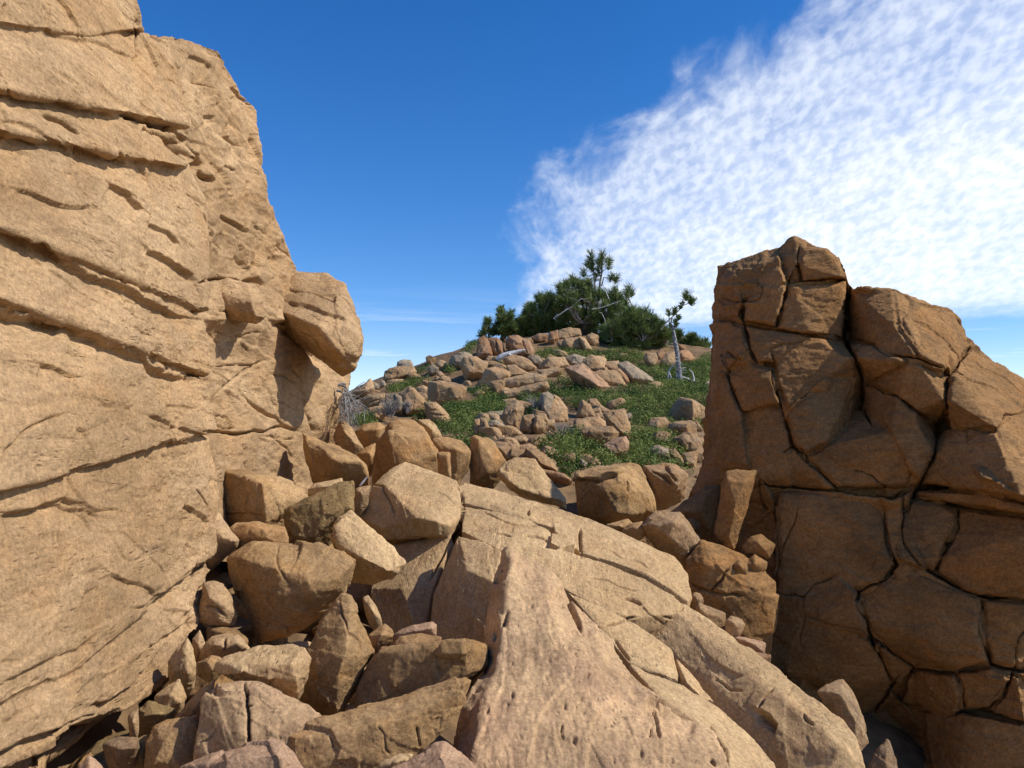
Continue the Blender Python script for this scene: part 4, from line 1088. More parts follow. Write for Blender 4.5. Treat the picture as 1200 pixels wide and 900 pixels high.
# lower left corner
R('stone', 'upright pale wedge of stone beside the near cliff edge', 3.75,
  [(500, 370, 4), (545, 300, 6), (600, 244, 8), (625, 300, 4), (642, 375, 2), (636, 442, 4), (592, 492, 6), (515, 462, 4)], [(590, 330, -10), (600, 430, -10), (530, 410, -6)], CB, 'slab', .6, down=.3)
R('stone', 'slender pointed stone standing behind the upright pale wedge', 3.95,
  [(660, 204, 2), (690, 280, 2), (665, 340, 2), (640, 372, 2), (622, 300, 2), (625, 250)], [(655, 290, -8)], CB, 'cliff', .8, down=.4)
R('stone', 'mid-sized pale stone with ragged front, below the upright wedge', 3.45,
  [(432, 540, 4), (490, 490, 6), (560, 452, 8), (592, 540, 2), (575, 600, 2), (540, 650, 4), (450, 645, 4)], [(510, 530, -12), (560, 570, -10), (480, 600, -10)], CB, 'slab', .7, down=.3)
R('stone', 'dark fractured stone low in the crevice by the cliff', 3.3,
  [(340, 662, 2), (355, 600, 4), (400, 562, 6), (450, 588, 6), (545, 605, 6), (505, 662, 4), (430, 702, 2), (375, 722, 2)], [(430, 630, -12), (380, 640, -10), (480, 630, -6)], CB, 'lichen', .8, down=.3, chip=1.5)
R('stone', 'small rounded stone tucked right under the cliff edge', 3.15,
  [(298, 642, 2), (320, 615, 3), (352, 600, 4), (356, 690, 3), (345, 742, 2), (310, 745, 2)], [(325, 670, -10)], CB, 'cliff', .9, down=.3)
R('stone', 'grey-tan blocky stone at the bottom left below the cliff', 2.9,
  [(172, 782, 2), (205, 758, 6), (245, 744, 8), (350, 746, 8), (362, 800, 4), (330, 840, 2), (270, 885, 2), (210, 872, 2)], [(240, 860, -10), (250, 800, -16), (340, 800, -12)], CB, 'hill', .8, down=.3)
R('stone', 'dark flat stone in the shade right of the blocky grey stone', 2.95,
  [(340, 750, 4), (400, 730, 6), (412, 780, 4), (395, 830, 4), (380, 905, 4), (290, 905, 4), (300, 860, 4)], [(360, 830, -6)], CB, 'lichen', .6, down=.3)
R('rock_slab', 'leaf-shaped tan slab leaning in front of the cracked slab at bottom left', 2.9,
  [(392, 765, 2), (430, 690, 6), (500, 662, 8), (592, 640, 10), (650, 640, 14), (668, 720, 10), (640, 860, 6), (600, 960, 0), (370, 960, -4), (380, 880, -2)],
  [(560, 690, -6), (600, 660, -2), (480, 760, -14), (430, 880, -18), (540, 860, -14)], CB, 'boulder', .5)
R('rock_slab', 'shaded thin slab standing behind the leaf-shaped slab', 3.15,
  [(520, 660, 6), (580, 590, 8), (640, 530, 10), (740, 448, 14), (725, 520, 10), (690, 600, 8), (670, 700, 8), (600, 720, 8)], [(650, 580, -4), (600, 650, -4)], CB, 'boulder', .5, down=.2)
R('rock_slab', 'broad tan slab with a dark vertical crack and mauve top edge', 2.85,
  [(222, 960, -30), (227, 890, -14), (238, 820, 6), (253, 799, 14), (283, 796, 18), (302, 797, 20), (332, 815, 16), (362, 826, 12), (388, 850, 6), (382, 880, -6), (350, 960, -30)],
  [(262, 808, 0), (300, 806, 2), (285, 860, -24), (350, 850, -10), (250, 870, -16), (330, 900, -26)], ID, 'pitted', .5,
  cracks=[(CB([(885, 470), (892, 530), (900, 590), (905, 690), (905, 795)]), 2.6, .06, 'v'), (CB([(890, 590), (925, 585)]), 1.8, .03, 'v'), (CB([(740, 450), (715, 500), (720, 520)]), 2, .04, 'v'), (CB([(655, 780), (700, 760), (750, 700)]), 1.3, .012, 'v')])
R('boulder', 'smooth flat-topped cap stone resting behind the cracked slab', 3.15,
  [(250, 786, 0), (253, 776, 4), (267, 769, 8), (295, 761, 14), (325, 756, 16), (344, 755, 16), (357, 759, 10), (365, 772, 6), (361, 792, 4), (348, 820, 8), (320, 818, 10), (275, 798, 8)],
  [(272, 780, -20), (285, 788, -22), (340, 778, -20), (348, 800, -16), (310, 772, -14), (318, 800, -16)], ID, 'slab', .8,
  cracks=[(CB([(745, 415), (830, 420), (940, 435), (1040, 455)]), 1.9, .05, 'l', 6)])
R('stone', 'rounded stone half buried behind the smooth cap stone', 3.85,
  [(662, 322, 2), (690, 275, 4), (720, 240, 6), (800, 221, 8), (850, 232, 8), (880, 255, 6), (918, 312, 4), (850, 340, 2), (720, 335, 2)], [(740, 280, -14), (850, 270, -14), (790, 300, -16)], CB, 'cliff', .8, down=.3,
  cracks=[([(785, 245), (780, 320)], 1.8, .04, 'v')])
R('stone', 'dark angular stone shaded by the smooth cap stone', 3.5,
  [(640, 372, 2), (690, 350, 3), (720, 330, 4), (778, 345, 4), (765, 395, 2), (722, 442, 2), (688, 425, 2), (650, 405, 2)], [(700, 370, -10), (720, 410, -8)], CB, 'boulder', .9, down=.3)
R('boulder', 'low mauve-pink rock cut by the bottom edge of the photo, left of centre', 2.35,
  [(190, 960, 0), (211, 898, 4), (255, 884, 8), (283, 878, 12), (300, 876, 12), (318, 868, 14), (331, 869, 12), (344, 881, 8), (358, 902, 4), (370, 960, 0)],
  [(262, 892, -16), (290, 886, -14), (325, 884, -16), (280, 930, -26), (335, 910, -18)], ID, 'pink', .8)
R('stone', 'little pink stone tip poking up in the bottom left corner', 2.45,
  [(70, 960, 0), (88, 902, 4), (104, 885, 6), (112, 890, 6), (128, 906, 4), (140, 960, 0)], [(105, 905, -12)], ID, 'pink', .8)
# middle of the gully
R('boulder', 'upright pointed boulder with bulging front, right of the dark-faced wedge', 3.45,
  [(345, 26, 18), (390, 33, 18), (415, 80, 16), (440, 150, 14), (478, 265, 8), (502, 322, 4), (470, 350, 6), (440, 372, 6), (400, 470, 8), (350, 610, 10), (315, 697, 6), (280, 666, 4), (200, 602, 4), (122, 550, 6), (165, 470, 4), (192, 400, 2), (172, 300, 4), (250, 140, 12)],
  [(230, 290, -6), (320, 262, -18), (370, 300, -30), (430, 340, -16), (215, 420, -22), (330, 420, -36), (320, 600, -22), (270, 560, -28), (400, 150, 4), (420, 290, -12)], CC, 'boulder', .6, layers=.3, chip=1.1,
  cracks=[([(330, 60), (340, 130), (390, 220), (440, 260), (450, 320)], 1.5, .02, 'v')])
R('stone', 'narrow pale stone leaning behind the pointed boulder', 3.9,
  [(448, 45, 2), (478, 28, 4), (520, 90, 4), (547, 160, 2), (522, 192, 2), (490, 150, 2), (460, 100, 2)], [(500, 110, -8)], CC, 'slab', .7, down=.3)
R('stone', 'orange-tinged chip lying beside the pointed boulder', 3.7,
  [(476, 235, 2), (520, 200, 4), (562, 174, 6), (600, 210, 4), (612, 240, 2), (552, 290, 2), (505, 318, 2), (485, 290, 2)], [(545, 230, -10), (520, 270, -8)], CC, 'orange', .8, down=.3)
R('stone', 'pinkish chip with rounded upper end on the shaded block', 3.65,
  [(600, 232, 2), (650, 200, 4), (700, 182, 4), (800, 163, 4), (826, 182, 3), (818, 236, 1), (720, 242, 0), (630, 248, 0)], [(720, 210, -8), (790, 200, -8)], CC, 'pink', .8, down=.3)
R('stone', 'dark flat stone capping the shaded block near the slab crest', 3.5,
  [(585, 292, 2), (640, 236, 4), (740, 221, 6), (845, 244, 6), (812, 322, 2), (700, 318, 0), (620, 312, 0)], [(660, 270, -10), (760, 270, -10)], CC, 'orange', .7, down=.3, chip=1.4)
R('boulder', 'large block shaded by the pitted slab crest, front face dim and smooth', 3.4,
  [(398, 684, 0), (420, 500, 4), (480, 372, 8), (540, 290, 12), (680, 300, 14), (820, 300, 16), (970, 250, 16), (1062, 280, 14), (1072, 387, 8), (1000, 450, 4), (900, 560, 4), (760, 660, 4), (600, 680, 2), (500, 690, 0)],
  [(530, 320, -4), (640, 320, -12), (965, 275, -24), (975, 430, -26), (800, 480, -22), (520, 560, -16), (430, 650, -8), (660, 600, -18)], CC, 'boulder', .55, chip=.7)
R('stone', 'squat square stone leaning on the upper right of the shaded block', 3.25,
  [(815, 325, 2), (838, 280, 4), (860, 253, 6), (965, 250, 6), (975, 330, 2), (905, 357, 0), (832, 347, 0)], [(850, 330, -8), (950, 270, -8), (950, 330, -10)], CC, 'boulder', .8)
R('boulder', 'long curving ledge-like rock sweeping up towards the pitted slab', 2.8,
  [(22, 720, 8), (90, 695, 14), (180, 680, 18), (330, 705, 18), (400, 692, 18), (520, 650, 20), (640, 600, 22), (780, 540, 26), (830, 513, 28), (960, 443, 34), (998, 460, 32), (935, 570, 30), (905, 680, 26), (770, 790, 14), (735, 835, 6), (640, 900, 0), (560, 1000, -14), (100, 1000, -18), (90, 850, -4), (70, 790, 0)],
  [(110, 745, -8), (290, 752, -16), (400, 740, -16), (540, 690, -14), (700, 640, -8), (850, 560, 6), (960, 480, 22), (300, 860, -22), (520, 860, -18), (700, 770, -2)], CC, 'boulder', .6, chip=.9,
  cracks=[([(520, 690), (560, 740), (560, 800), (590, 830)], 1.2, .012, 'v'), ([(720, 690), (735, 760), (740, 800)], 1.4, .02, 'v'), ([(280, 740), (300, 800)], 1.3, .02, 'v')])
R('boulder', 'low angular mauve-pink rock at the bottom centre beside the pitted slab', 2.42,
  [(440, 960, 0), (455, 903, 4), (483, 893, 8), (498, 880, 12), (511, 870, 14), (521, 870, 14), (539, 884, 10), (558, 899, 4), (570, 960, 0)], [(490, 900, -8), (516, 886, -8), (530, 910, -20), (500, 925, -18)], ID, 'pink', .8)
R('stone', 'thin pale flake lying between the pink rock and the curving ledge rock', 2.6,
  [(520, 900, 2), (560, 860, 5), (640, 828, 8), (705, 830, 8), (690, 860, 4), (620, 900, 0), (560, 950, 0)], [(610, 870, -6)], CC, 'slab', .6, down=.2)
# behind the bedrock ledge
R('boulder', 'big orange-brown boulder with dark left face crowning the gully, behind the bedrock ledge', 7.8,
  [(150, 380, 10), (165, 290, 10), (182, 200, 12), (215, 150, 14), (240, 110, 18), (290, 90, 22), (360, 90, 22), (412, 132, 16), (442, 190, 10), (485, 250, 4), (492, 352, 4), (440, 420, 6), (260, 430, 6)],
  [(235, 162, -14), (252, 240, -20), (267, 318, -22), (350, 310, -22), (430, 185, -4), (330, 180, -12), (475, 268, -8), (400, 340, -14)], CD, 'orange', .8, down=.2)
R('rock_slab', 'lit slab leaning on the back of the big orange-brown boulder', 8.3,
  [(383, 92, 2), (440, 92, 6), (470, 115, 6), (490, 140, 5), (508, 182, 4), (470, 200, 0), (445, 192, 0), (420, 150, 0)], [(450, 140, -9)], CD, 'slab', .8, down=.5)
R('boulder', 'rounded boulder with rust patch right of the big orange-brown boulder', 8.1,
  [(455, 192, 2), (500, 182, 6), (545, 180, 8), (600, 195, 8), (630, 220, 6), (648, 252, 4), (635, 300, 4), (620, 325, 4), (588, 342, 4), (560, 420, 4), (480, 420, 4)],
  [(500, 240, -12), (570, 240, -16), (620, 260, -10), (585, 325, -10)], CD, 'orange', .8, down=.2)
R('stone', 'small upright block standing in front of the rust-patched boulder', 7.5,
  [(480, 262, 3), (500, 254, 5), (546, 256, 5), (552, 372, 2), (520, 390), (488, 362, 2)], [(490, 290, -4), (538, 270, -8), (540, 360, -8)], CD, 'orange', .8, down=.3)
R('stone', 'orange block with shaded underside beside the dead twigs', 9.0,
  [(65, 152, 4), (110, 116, 6), (190, 104, 8), (218, 130, 6), (200, 185, 4), (170, 205, 4), (130, 228, 4), (90, 192, 2)], [(110, 150, -12), (185, 140, -14), (140, 190, -8)], CD, 'orange', .8, down=.3)
R('stone', 'triangular stone left of the big orange-brown boulder', 8.5,
  [(72, 266, 2), (120, 235, 4), (172, 208, 5), (170, 300, 2), (145, 335, 2), (100, 292, 2)], [(140, 265, -10)], CD, 'orange', .8, down=.4)
R('boulder', 'tan boulder with dark cleft base at the foot of the cliff end', 8.6,
  [(-10, 100, 6), (20, 105, 6), (50, 130, 5), (82, 190, 4), (112, 235, 4), (70, 258, 2), (0, 245, 0), (-40, 180, 4)], [(20, 160, -12), (60, 200, -12)], CD, 'cliff', .8, down=.4)
R('stone', 'tall thin reddish fin standing on edge left of the grooved slab', 8.3,
  [(648, 400, 4), (650, 300, 5), (656, 180, 6), (680, 176, 7), (740, 184, 8), (790, 240, 6), (828, 300, 4), (800, 352, 2), (760, 400, 2), (700, 415, 2)],
  [(688, 195, -6), (692, 300, -9), (690, 390, -9), (730, 360, -12), (760, 290, -9)], CD, 'orange', .6, down=.2, cracks=[([(665, 200), (690, 270), (690, 380)], 1.3, .04, 'v')])
R('rock_slab', 'sloping buff slab with fine grooves behind the bedrock ledge crest', 7.6,
  [(793, 362, 4), (830, 310, 8), (870, 282, 12), (920, 280, 14), (975, 290, 14), (1000, 340, 10), (1060, 400, 6), (1130, 492, 0), (1138, 552, 2), (1040, 520, 4), (890, 480, 6), (840, 432, 4)],
  [(840, 400, -10), (895, 440, -12), (1050, 490, -10), (960, 380, -2)], CD, 'slab', .6, layers=.3, cracks=[([(1040, 490), (1090, 500), (1130, 520)], 1.5, .04, 'l', 5), ([(840, 440), (885, 470)], 2, .05, 'v')])
# right of the ledge
R('boulder', 'big dark boulder with a flat cap ledge, in the gap before the rock wall', 9.2,
  [(140, 235, 4), (160, 222, 6), (250, 208, 10), (350, 190, 16), (420, 182, 18), (470, 200, 14), (500, 270, 8), (540, 350, 4), (555, 420, 6), (480, 460, 6), (440, 480, 6), (330, 480, 8), (200, 470, 10), (165, 400, 8), (150, 300, 4)],
  [(150, 262, -4), (200, 262, -14), (280, 258, -22), (365, 235, -20), (300, 330, -26), (340, 430, -22), (420, 440, -18), (400, 330, -22), (480, 330, -10), (360, 208, -14)], CG, 'boulder', .9, down=.1,
  cracks=[([(135, 268), (240, 262), (300, 240), (365, 232)], 2.3, .10, 'l', 4), ([(410, 270), (412, 330)], 1.4, .04, 'v')])
R('boulder', 'pair-grooved tan boulder just right of the big capped dark boulder', 9.6,
  [(488, 195, 6), (580, 188, 8), (650, 192, 8), (712, 240, 4), (700, 290, 4), (660, 320, 4), (600, 350, 4), (540, 362, 4), (500, 300, 4)], [(520, 220, -8), (620, 230, -14), (650, 290, -12), (560, 270, -12)], CG, 'hill', .8, down=.3,
  cracks=[([(590, 190), (625, 240), (660, 280)], 1.8, .08, 'v'), ([(510, 210), (580, 250), (640, 300)], 1.4, .04, 'v')])
R('boulder', 'pale faceted boulder perched at the right end of the bedrock ledge', 6.3,
  [(480, 495, 4), (510, 460, 6), (545, 432, 10), (600, 428, 14), (672, 428, 14), (720, 480, 8), (785, 595, 2), (750, 640, 2), (705, 672, 2), (660, 620, 2), (560, 560, 2)],
  [(555, 500, -14), (640, 480, -20), (690, 500, -14), (620, 560, -20), (700, 620, -12), (755, 590, -8)], CG, 'hill', .8, down=.2, chip=1.2)
R('stone', 'reddish flat stone left of the pale faceted boulder', 6.4,
  [(380, 520, 4), (420, 490, 6), (480, 472, 8), (520, 480, 6), (500, 520, 0), (470, 545, 0), (400, 545, 2)], [(450, 510, -8)], CG, 'orange', .8, down=.3)
R('stone', 'dark rough stone lying at the ledge edge under the big capped boulder', 6.6,
  [(295, 492, 4), (350, 478, 6), (410, 462, 8), (440, 488, 6), (420, 520, 0), (380, 530, 2), (320, 510, 2)], [(370, 500, -6)], CG, 'orange', .8, down=.3)
R('stone', 'shaded stone behind the pale faceted boulder', 6.9,
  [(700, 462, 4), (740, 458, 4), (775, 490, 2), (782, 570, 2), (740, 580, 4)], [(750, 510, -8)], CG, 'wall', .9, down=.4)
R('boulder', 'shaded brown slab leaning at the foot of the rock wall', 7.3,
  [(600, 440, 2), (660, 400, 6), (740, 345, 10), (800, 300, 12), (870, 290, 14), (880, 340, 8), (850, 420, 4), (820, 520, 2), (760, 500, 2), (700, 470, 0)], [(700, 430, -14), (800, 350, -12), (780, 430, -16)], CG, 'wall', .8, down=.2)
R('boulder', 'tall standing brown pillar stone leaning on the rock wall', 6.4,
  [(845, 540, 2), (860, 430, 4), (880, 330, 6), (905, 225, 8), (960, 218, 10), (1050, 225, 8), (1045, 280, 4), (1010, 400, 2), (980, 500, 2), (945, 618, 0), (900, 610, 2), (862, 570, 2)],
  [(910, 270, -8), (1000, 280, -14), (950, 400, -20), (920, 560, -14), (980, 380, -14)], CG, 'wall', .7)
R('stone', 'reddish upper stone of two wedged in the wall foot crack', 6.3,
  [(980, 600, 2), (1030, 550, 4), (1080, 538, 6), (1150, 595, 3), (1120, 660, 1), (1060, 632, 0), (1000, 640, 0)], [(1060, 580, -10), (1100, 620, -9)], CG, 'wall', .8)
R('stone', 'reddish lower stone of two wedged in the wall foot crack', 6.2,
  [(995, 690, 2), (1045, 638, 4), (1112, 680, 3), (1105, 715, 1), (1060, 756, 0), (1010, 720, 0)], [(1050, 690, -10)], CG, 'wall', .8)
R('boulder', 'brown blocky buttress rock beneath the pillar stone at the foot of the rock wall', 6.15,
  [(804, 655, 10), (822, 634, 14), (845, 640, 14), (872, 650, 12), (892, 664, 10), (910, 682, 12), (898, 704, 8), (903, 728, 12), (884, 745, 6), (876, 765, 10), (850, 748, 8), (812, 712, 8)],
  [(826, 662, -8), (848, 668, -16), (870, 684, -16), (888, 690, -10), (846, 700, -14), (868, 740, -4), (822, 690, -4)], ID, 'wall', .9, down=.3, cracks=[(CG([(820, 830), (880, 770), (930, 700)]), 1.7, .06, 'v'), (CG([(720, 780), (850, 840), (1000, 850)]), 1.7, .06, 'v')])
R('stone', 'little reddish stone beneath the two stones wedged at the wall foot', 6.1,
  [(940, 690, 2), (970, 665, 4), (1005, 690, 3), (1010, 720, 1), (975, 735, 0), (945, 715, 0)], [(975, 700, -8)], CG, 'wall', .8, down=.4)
# the long slab in front of the wall
R('rock_slab', 'long pale sunlit slab running down to the bottom right with a dark undercut', 4.6,
  [(740, 724, 150), (768, 702, 160), (803, 708, 150), (813, 733, 110), (833, 752, 80), (873, 771, 35), (920, 799, -15), (967, 827, -60), (990, 846, -85), (1005, 863, -105), (1015, 898, -130), (1010, 970, -150), (940, 970, -150), (908, 890, -90), (880, 852, -45), (850, 833, -5), (830, 806, 45), (812, 783, 75), (789, 761, 105), (770, 750, 125)],
  [(776, 741, 108), (795, 748, 92), (815, 765, 60), (838, 790, 28), (852, 812, 0), (887, 829, -42), (908, 848, -66), (920, 872, -100), (800, 725, 105), (880, 795, -22), (950, 840, -90), (985, 875, -130)],
  ID, 'slab', .35, vox=1.5, chip=.6, amp=.8,
  cracks=[(CH([(540, 635), (500, 680), (470, 740)]), 1.8, .04, 'v'), (CH([(470, 745), (530, 770), (560, 810), (545, 850)]), 2.4, .07, 'l', 8), (CH([(690, 745), (700, 780), (740, 810)]), 2.2, .03, 'v'), (CH([(740, 780), (810, 805)]), 1.4, .02, 'v'),
          (CH([(640, 600), (600, 690)]), 1.2, .01, 'v'), (CH([(270, 600), (330, 640), (390, 650)]), 1.8, .02, 'v')])
R('boulder', 'narrow grey-brown rock standing between the long pale slab and the wall hollow', 4.9,
  [(758, 645, 0), (800, 610, 4), (850, 588, 8), (890, 586, 8), (930, 640, 4), (965, 720, 2), (1000, 820, 0), (1025, 905, -4), (960, 960, -8), (900, 830, -2), (820, 720, 0)], [(830, 650, -10), (880, 660, -16), (950, 780, -16), (800, 670, -4), (900, 780, -10)], CH, 'hill', .8)
R('stone', 'dim stone in the bottom right hollow under the rock wall', 4.8,
  [(1015, 905, 2), (1026, 880, 4), (1040, 867, 5), (1050, 890, 2), (1060, 960, 0), (1012, 960)], [(1038, 895, -8)], ID, 'hill', .8)
# rubble between ledge and wall
for lab, D, o, i, m in [
    ('pale squarish stone, largest of the rubble between ledge and wall', 5.5, [(152, 230, 2), (165, 195, 4), (230, 220, 5), (300, 250, 4), (305, 335, 1), (270, 345, 0), (200, 320, 0), (155, 300, 1)], [(180, 240, -9), (280, 270, -9), (240, 320, -8)], 'hill'),
    ('rounded pale stone touching the squarish rubble stone', 5.4, [(300, 285, 2), (330, 262, 4), (380, 280, 4), (398, 310, 2), (370, 350, 0), (330, 368, 0), (300, 345, 0)], [(345, 300, -8)], 'hill'),
    ('pinkish flat rubble stone lying on the long pale slab edge', 5.2, [(228, 388, 1), (262, 348, 4), (330, 388, 4), (410, 440, 2), (370, 470, 0), (300, 430, 0)], [(320, 410, -8)], 'pink'),
    ('pink slab of rubble behind the pinkish flat stone', 5.35, [(340, 375, 3), (365, 366, 4), (440, 380, 5), (502, 400, 4), (500, 445, 1), (430, 430, 0)], [(430, 400, -7), (480, 435, -5)], 'pink'),
    ('darker rubble stone beneath the pink rubble slab', 5.2, [(405, 450, 1), (440, 444, 3), (530, 460, 4), (525, 480, 2), (470, 512, 0), (410, 480, 0)], [(460, 475, -7)], 'hillred'),
    ('small upright rubble stone at the ledge tip', 5.75, [(128, 160, 2), (145, 145, 3), (175, 150, 3), (190, 180, 2), (180, 210, 0), (140, 205, 0)], [(158, 180, -7)], 'hill'),
    ('tiny grey rubble stone below the ledge tip', 5.6, [(72, 228, 1), (95, 220, 2), (115, 235, 2), (110, 258, 0), (85, 252, 0)], [(95, 238, -5)], 'hillgrey'),
    ('flat little rubble stone directly under the ledge tip', 5.7, [(40, 190, 2), (70, 182, 3), (105, 205, 3), (90, 218, 0), (60, 212, 0)], [(75, 200, -5)], 'hill'),
    ('shaded flat rubble stone beside the squarish one', 5.5, [(105, 300, 1), (140, 305, 3), (200, 340, 3), (220, 395, 1), (180, 380, 0), (130, 340, 0)], [(165, 350, -6)], 'hillgrey'),
    ('pebble-sized tan stone alone at the dark wall foot', 5.1, [(540, 545, 1), (560, 535, 3), (595, 560, 3), (590, 572, 0), (550, 568, 0)], [(568, 556, -5)], 'hill'),
]:
    R('stone', lab, D, o, i, CH, m, .8, down=.35, group='rubble between the ledge and the rock wall', vox=1.4)
# ------------------------------------------------------------------ ground and hillside
_tp = []
for x, y, D in [(60, 930, 3.0), (150, 870, 3.4), (250, 815, 4.0), (330, 800, 4.2), (300, 752, 5.0), (440, 770, 4.8), (270, 715, 5.3), (330, 650, 6.4), (400, 620, 7.4), (420, 570, 8.8), (500, 575, 9.4), (600, 595, 9.7), (700, 618, 9.9),
                (640, 650, 8.5), (780, 650, 8.6), (820, 715, 7.2), (860, 785, 6.2), (920, 850, 5.5), (1000, 960, 4.9), (1080, 1150, 5.0), (1250, 1100, 5.0), (600, 790, 5.2), (760, 930, 4.6),
                (405, 505, 13), (440, 486, 15.5), (425, 470, 20), (470, 444, 23), (500, 432, 24), (545, 408, 26), (600, 398, 28), (660, 393, 29), (740, 398, 29), (800, 404, 28), (835, 412, 27), (900, 420, 27),
                (520, 505, 14), (600, 545, 11), (640, 565, 10.6), (700, 566, 10.6), (760, 566, 11), (820, 566, 11.5), (560, 475, 18), (620, 483, 16.5), (700, 483, 16.5), (780, 483, 16.5), (840, 474, 17), (560, 432, 22.5), (650, 432, 22.5), (750, 432, 22.5), (830, 442, 21)]:
    p = unproj(x, y, D); _tp.append(tuple(p))
_tp += [(0, 0, -.15), (-1, 1.5, -.1), (1, 1.6, .0), (0, -4, -.3), (-4, 0, .2), (5, 1, -2.2), (-8, -5, -1), (8, -5, -1.5), (-6, 6, .2), (7, 6, -2.4), (-8, 12, -.5), (-14, 24, 0), (-10, 34, .5), (0, 40, 2.5), (10, 40, 2.5), (18, 30, 2), (18, 16, -.5), (12, 10, -2), (-2.5, 2.6, .7), (-2.5, 4.5, 1.0), (-2.7, 6.5, 1.2), (-3.2, 3.5, 2), (-3.4, 6, 2.2), (0, 55, -6), (-20, 50, -8), (20, 50, -8)]
_tp = [(p[0], p[1], p[2] - (.30 if p[1] < 9 else 0)) for p in _tp]
_tp = np.array(_tp)
def _k(r): return np.sqrt(r * r + .5)
_A = _k(np.linalg.norm(_tp[:, None, :2] - _tp[None, :, :2], axis=2))
_lam = np.linalg.solve(_A + np.eye(len(_tp)) * -.03, _tp[:, 2] - _tp[:, 2].mean())
def terrain(x, y):
    x = np.asarray(x, float); y = np.asarray(y, float)
    z = np.full(x.shape, _tp[:, 2].mean())
    for (a, b, _), l in zip(_tp, _lam): z = z + l * _k(np.hypot(x - a, y - b))
    r = np.hypot(x, y - 15)
    t = np.clip((r - 38) / 120, 0, 1); t = t * t * (3 - 2 * t)
    return z * (1 - t) + (-60) * t
def ground_at(px, py, d0=9.0, d1=70.0):
    D = np.arange(d0, d1, .05)
    P = unproj(np.full(len(D), px), np.full(len(D), py), D)
    b = P[:, 2] < terrain(P[:, 0], P[:, 1])
    return float(D[np.argmax(b)]) if b.any() else None

gx = np.concatenate([-np.geomspace(3000, 30, 24), np.linspace(-28, 28, 190), np.geomspace(30, 3000, 24)])
gy = np.concatenate([-np.geomspace(3000, 12, 20), np.linspace(-11, 60, 240), np.geomspace(62, 3000, 24)])
X, Y = np.meshgrid(gx, gy); Z = terrain(X, Y)
Pn = np.stack([X.ravel(), Y.ravel(), np.zeros(X.size)], -1)
near = np.exp(-np.maximum(np.hypot(X, Y - 15) - 40, 0) / 20)
Z = Z + near * (.10 * fbm(Pn * .9, 4, 801) + .05 * facet(Pn * 2.3 + .5, 803)).reshape(Z.shape)
nx, ny = len(gx), len(gy); idg = np.arange(nx * ny).reshape(ny, nx)
gq = np.stack([idg[:-1, :-1].ravel(), idg[:-1, 1:].ravel(), idg[1:, 1:].ravel(), idg[1:, :-1].ravel()], -1)
gr = new_mesh('ground', np.stack([X.ravel(), Y.ravel(), Z.ravel()], -1), gq, MAT['soil'])
tag(gr, 'stony brown ground under the boulders and the hillside', 'ground', kind='structure')

HB = 'boulders on the far hillside'
HPOLY = []
def hrock(label, o, C0, mat='hill', name='boulder', inner=None, sink=.03, thick=.8, grp=HB, dD=0.0, chip=1.7, cracks=()):
    C = ID; o = C0(o); m_ = np.array([p[:2] for p in o]).mean(0); gr_ = lambda L_: [(m_[0] + (p[0] - m_[0]) * 1.1, m_[1] + (p[1] - m_[1]) * 1.1) + tuple(p[2:]) for p in L_]
    o = gr_(o); inner = gr_(C0(inner)) if inner else inner; cracks = [(C0(c[0]),) + tuple(c[1:]) for c in cracks]
    P = np.array([p[:2] for p in o]); y1 = P[:, 1].max(); y0 = P[:, 1].min()
    D = ground_at(float(P[:, 0].mean()), float(y1 - sink * (y1 - y0)))
    if D is None or D > 29.5: D = 28.5
    D -= .12; HPOLY.append(P.mean(0) + (P - P.mean(0)) * .86)
    D += dD
    return rock(name, label, D, o, inner or (), C, mat, thick, 'boulder' if name == 'boulder' else 'stone', grp, cracks, 1.0, chip, vox=.85, soft=0, down=.25, auto=inner is None)

h = hrock
h('round brown cap stone balanced on the ridge stack at the left skyline', [(490, 380), (498, 335), (540, 310), (605, 316), (625, 350), (622, 382), (560, 380)], H1, 'hillgrey')
h('pale blocky rock carrying the round cap stone on the left skyline', [(378, 485), (390, 420), (430, 390), (500, 375), (620, 372), (652, 420), (600, 450), (540, 472), (430, 495)], H1)
h('flat tongue of rock right of the left skyline stack', [(580, 442), (640, 424), (702, 460), (660, 480), (600, 470)], H1)
h('pointed pinnacle rock at the far left of the skyline', [(100, 612), (130, 575), (205, 552), (232, 500), (252, 484), (275, 525), (288, 570), (230, 608), (150, 622)], H1)
h('small knob beside the pointed pinnacle rock', [(268, 528), (300, 514), (338, 545), (310, 578), (275, 575)], H1, 'hillgrey')
h('striped rounded boulder right of the bleached dead twigs', [(178, 662), (230, 625), (290, 604), (370, 608), (400, 650), (392, 712), (300, 724), (250, 732), (212, 702)], H1, cracks=[([(240, 690), (300, 665), (395, 650)], 1.2, .05, 'v')])
h('lower tan rock under the striped rounded boulder', [(235, 742), (300, 724), (385, 718), (380, 790), (330, 835), (268, 842)], H1)
h('grey-sided boulder with a dry bush in front, below the left skyline', [(398, 625), (460, 612), (520, 638), (548, 682), (542, 782), (490, 802), (430, 765), (388, 702)], H1, 'hillgrey')
h('broad smooth dome boulder with a dark stain, below the left skyline', [(515, 610), (560, 575), (605, 558), (640, 572), (690, 640), (738, 690), (742, 722), (660, 765), (590, 802), (542, 782), (552, 680)], H1)
h('small tilted pale stone above the stained dome boulder', [(656, 562), (720, 538), (762, 560), (755, 598), (700, 602)], H1, name='stone')
h('tiny tan stone beneath the small tilted pale stone', [(688, 622), (740, 608), (758, 640), (722, 664)], H1, name='stone')
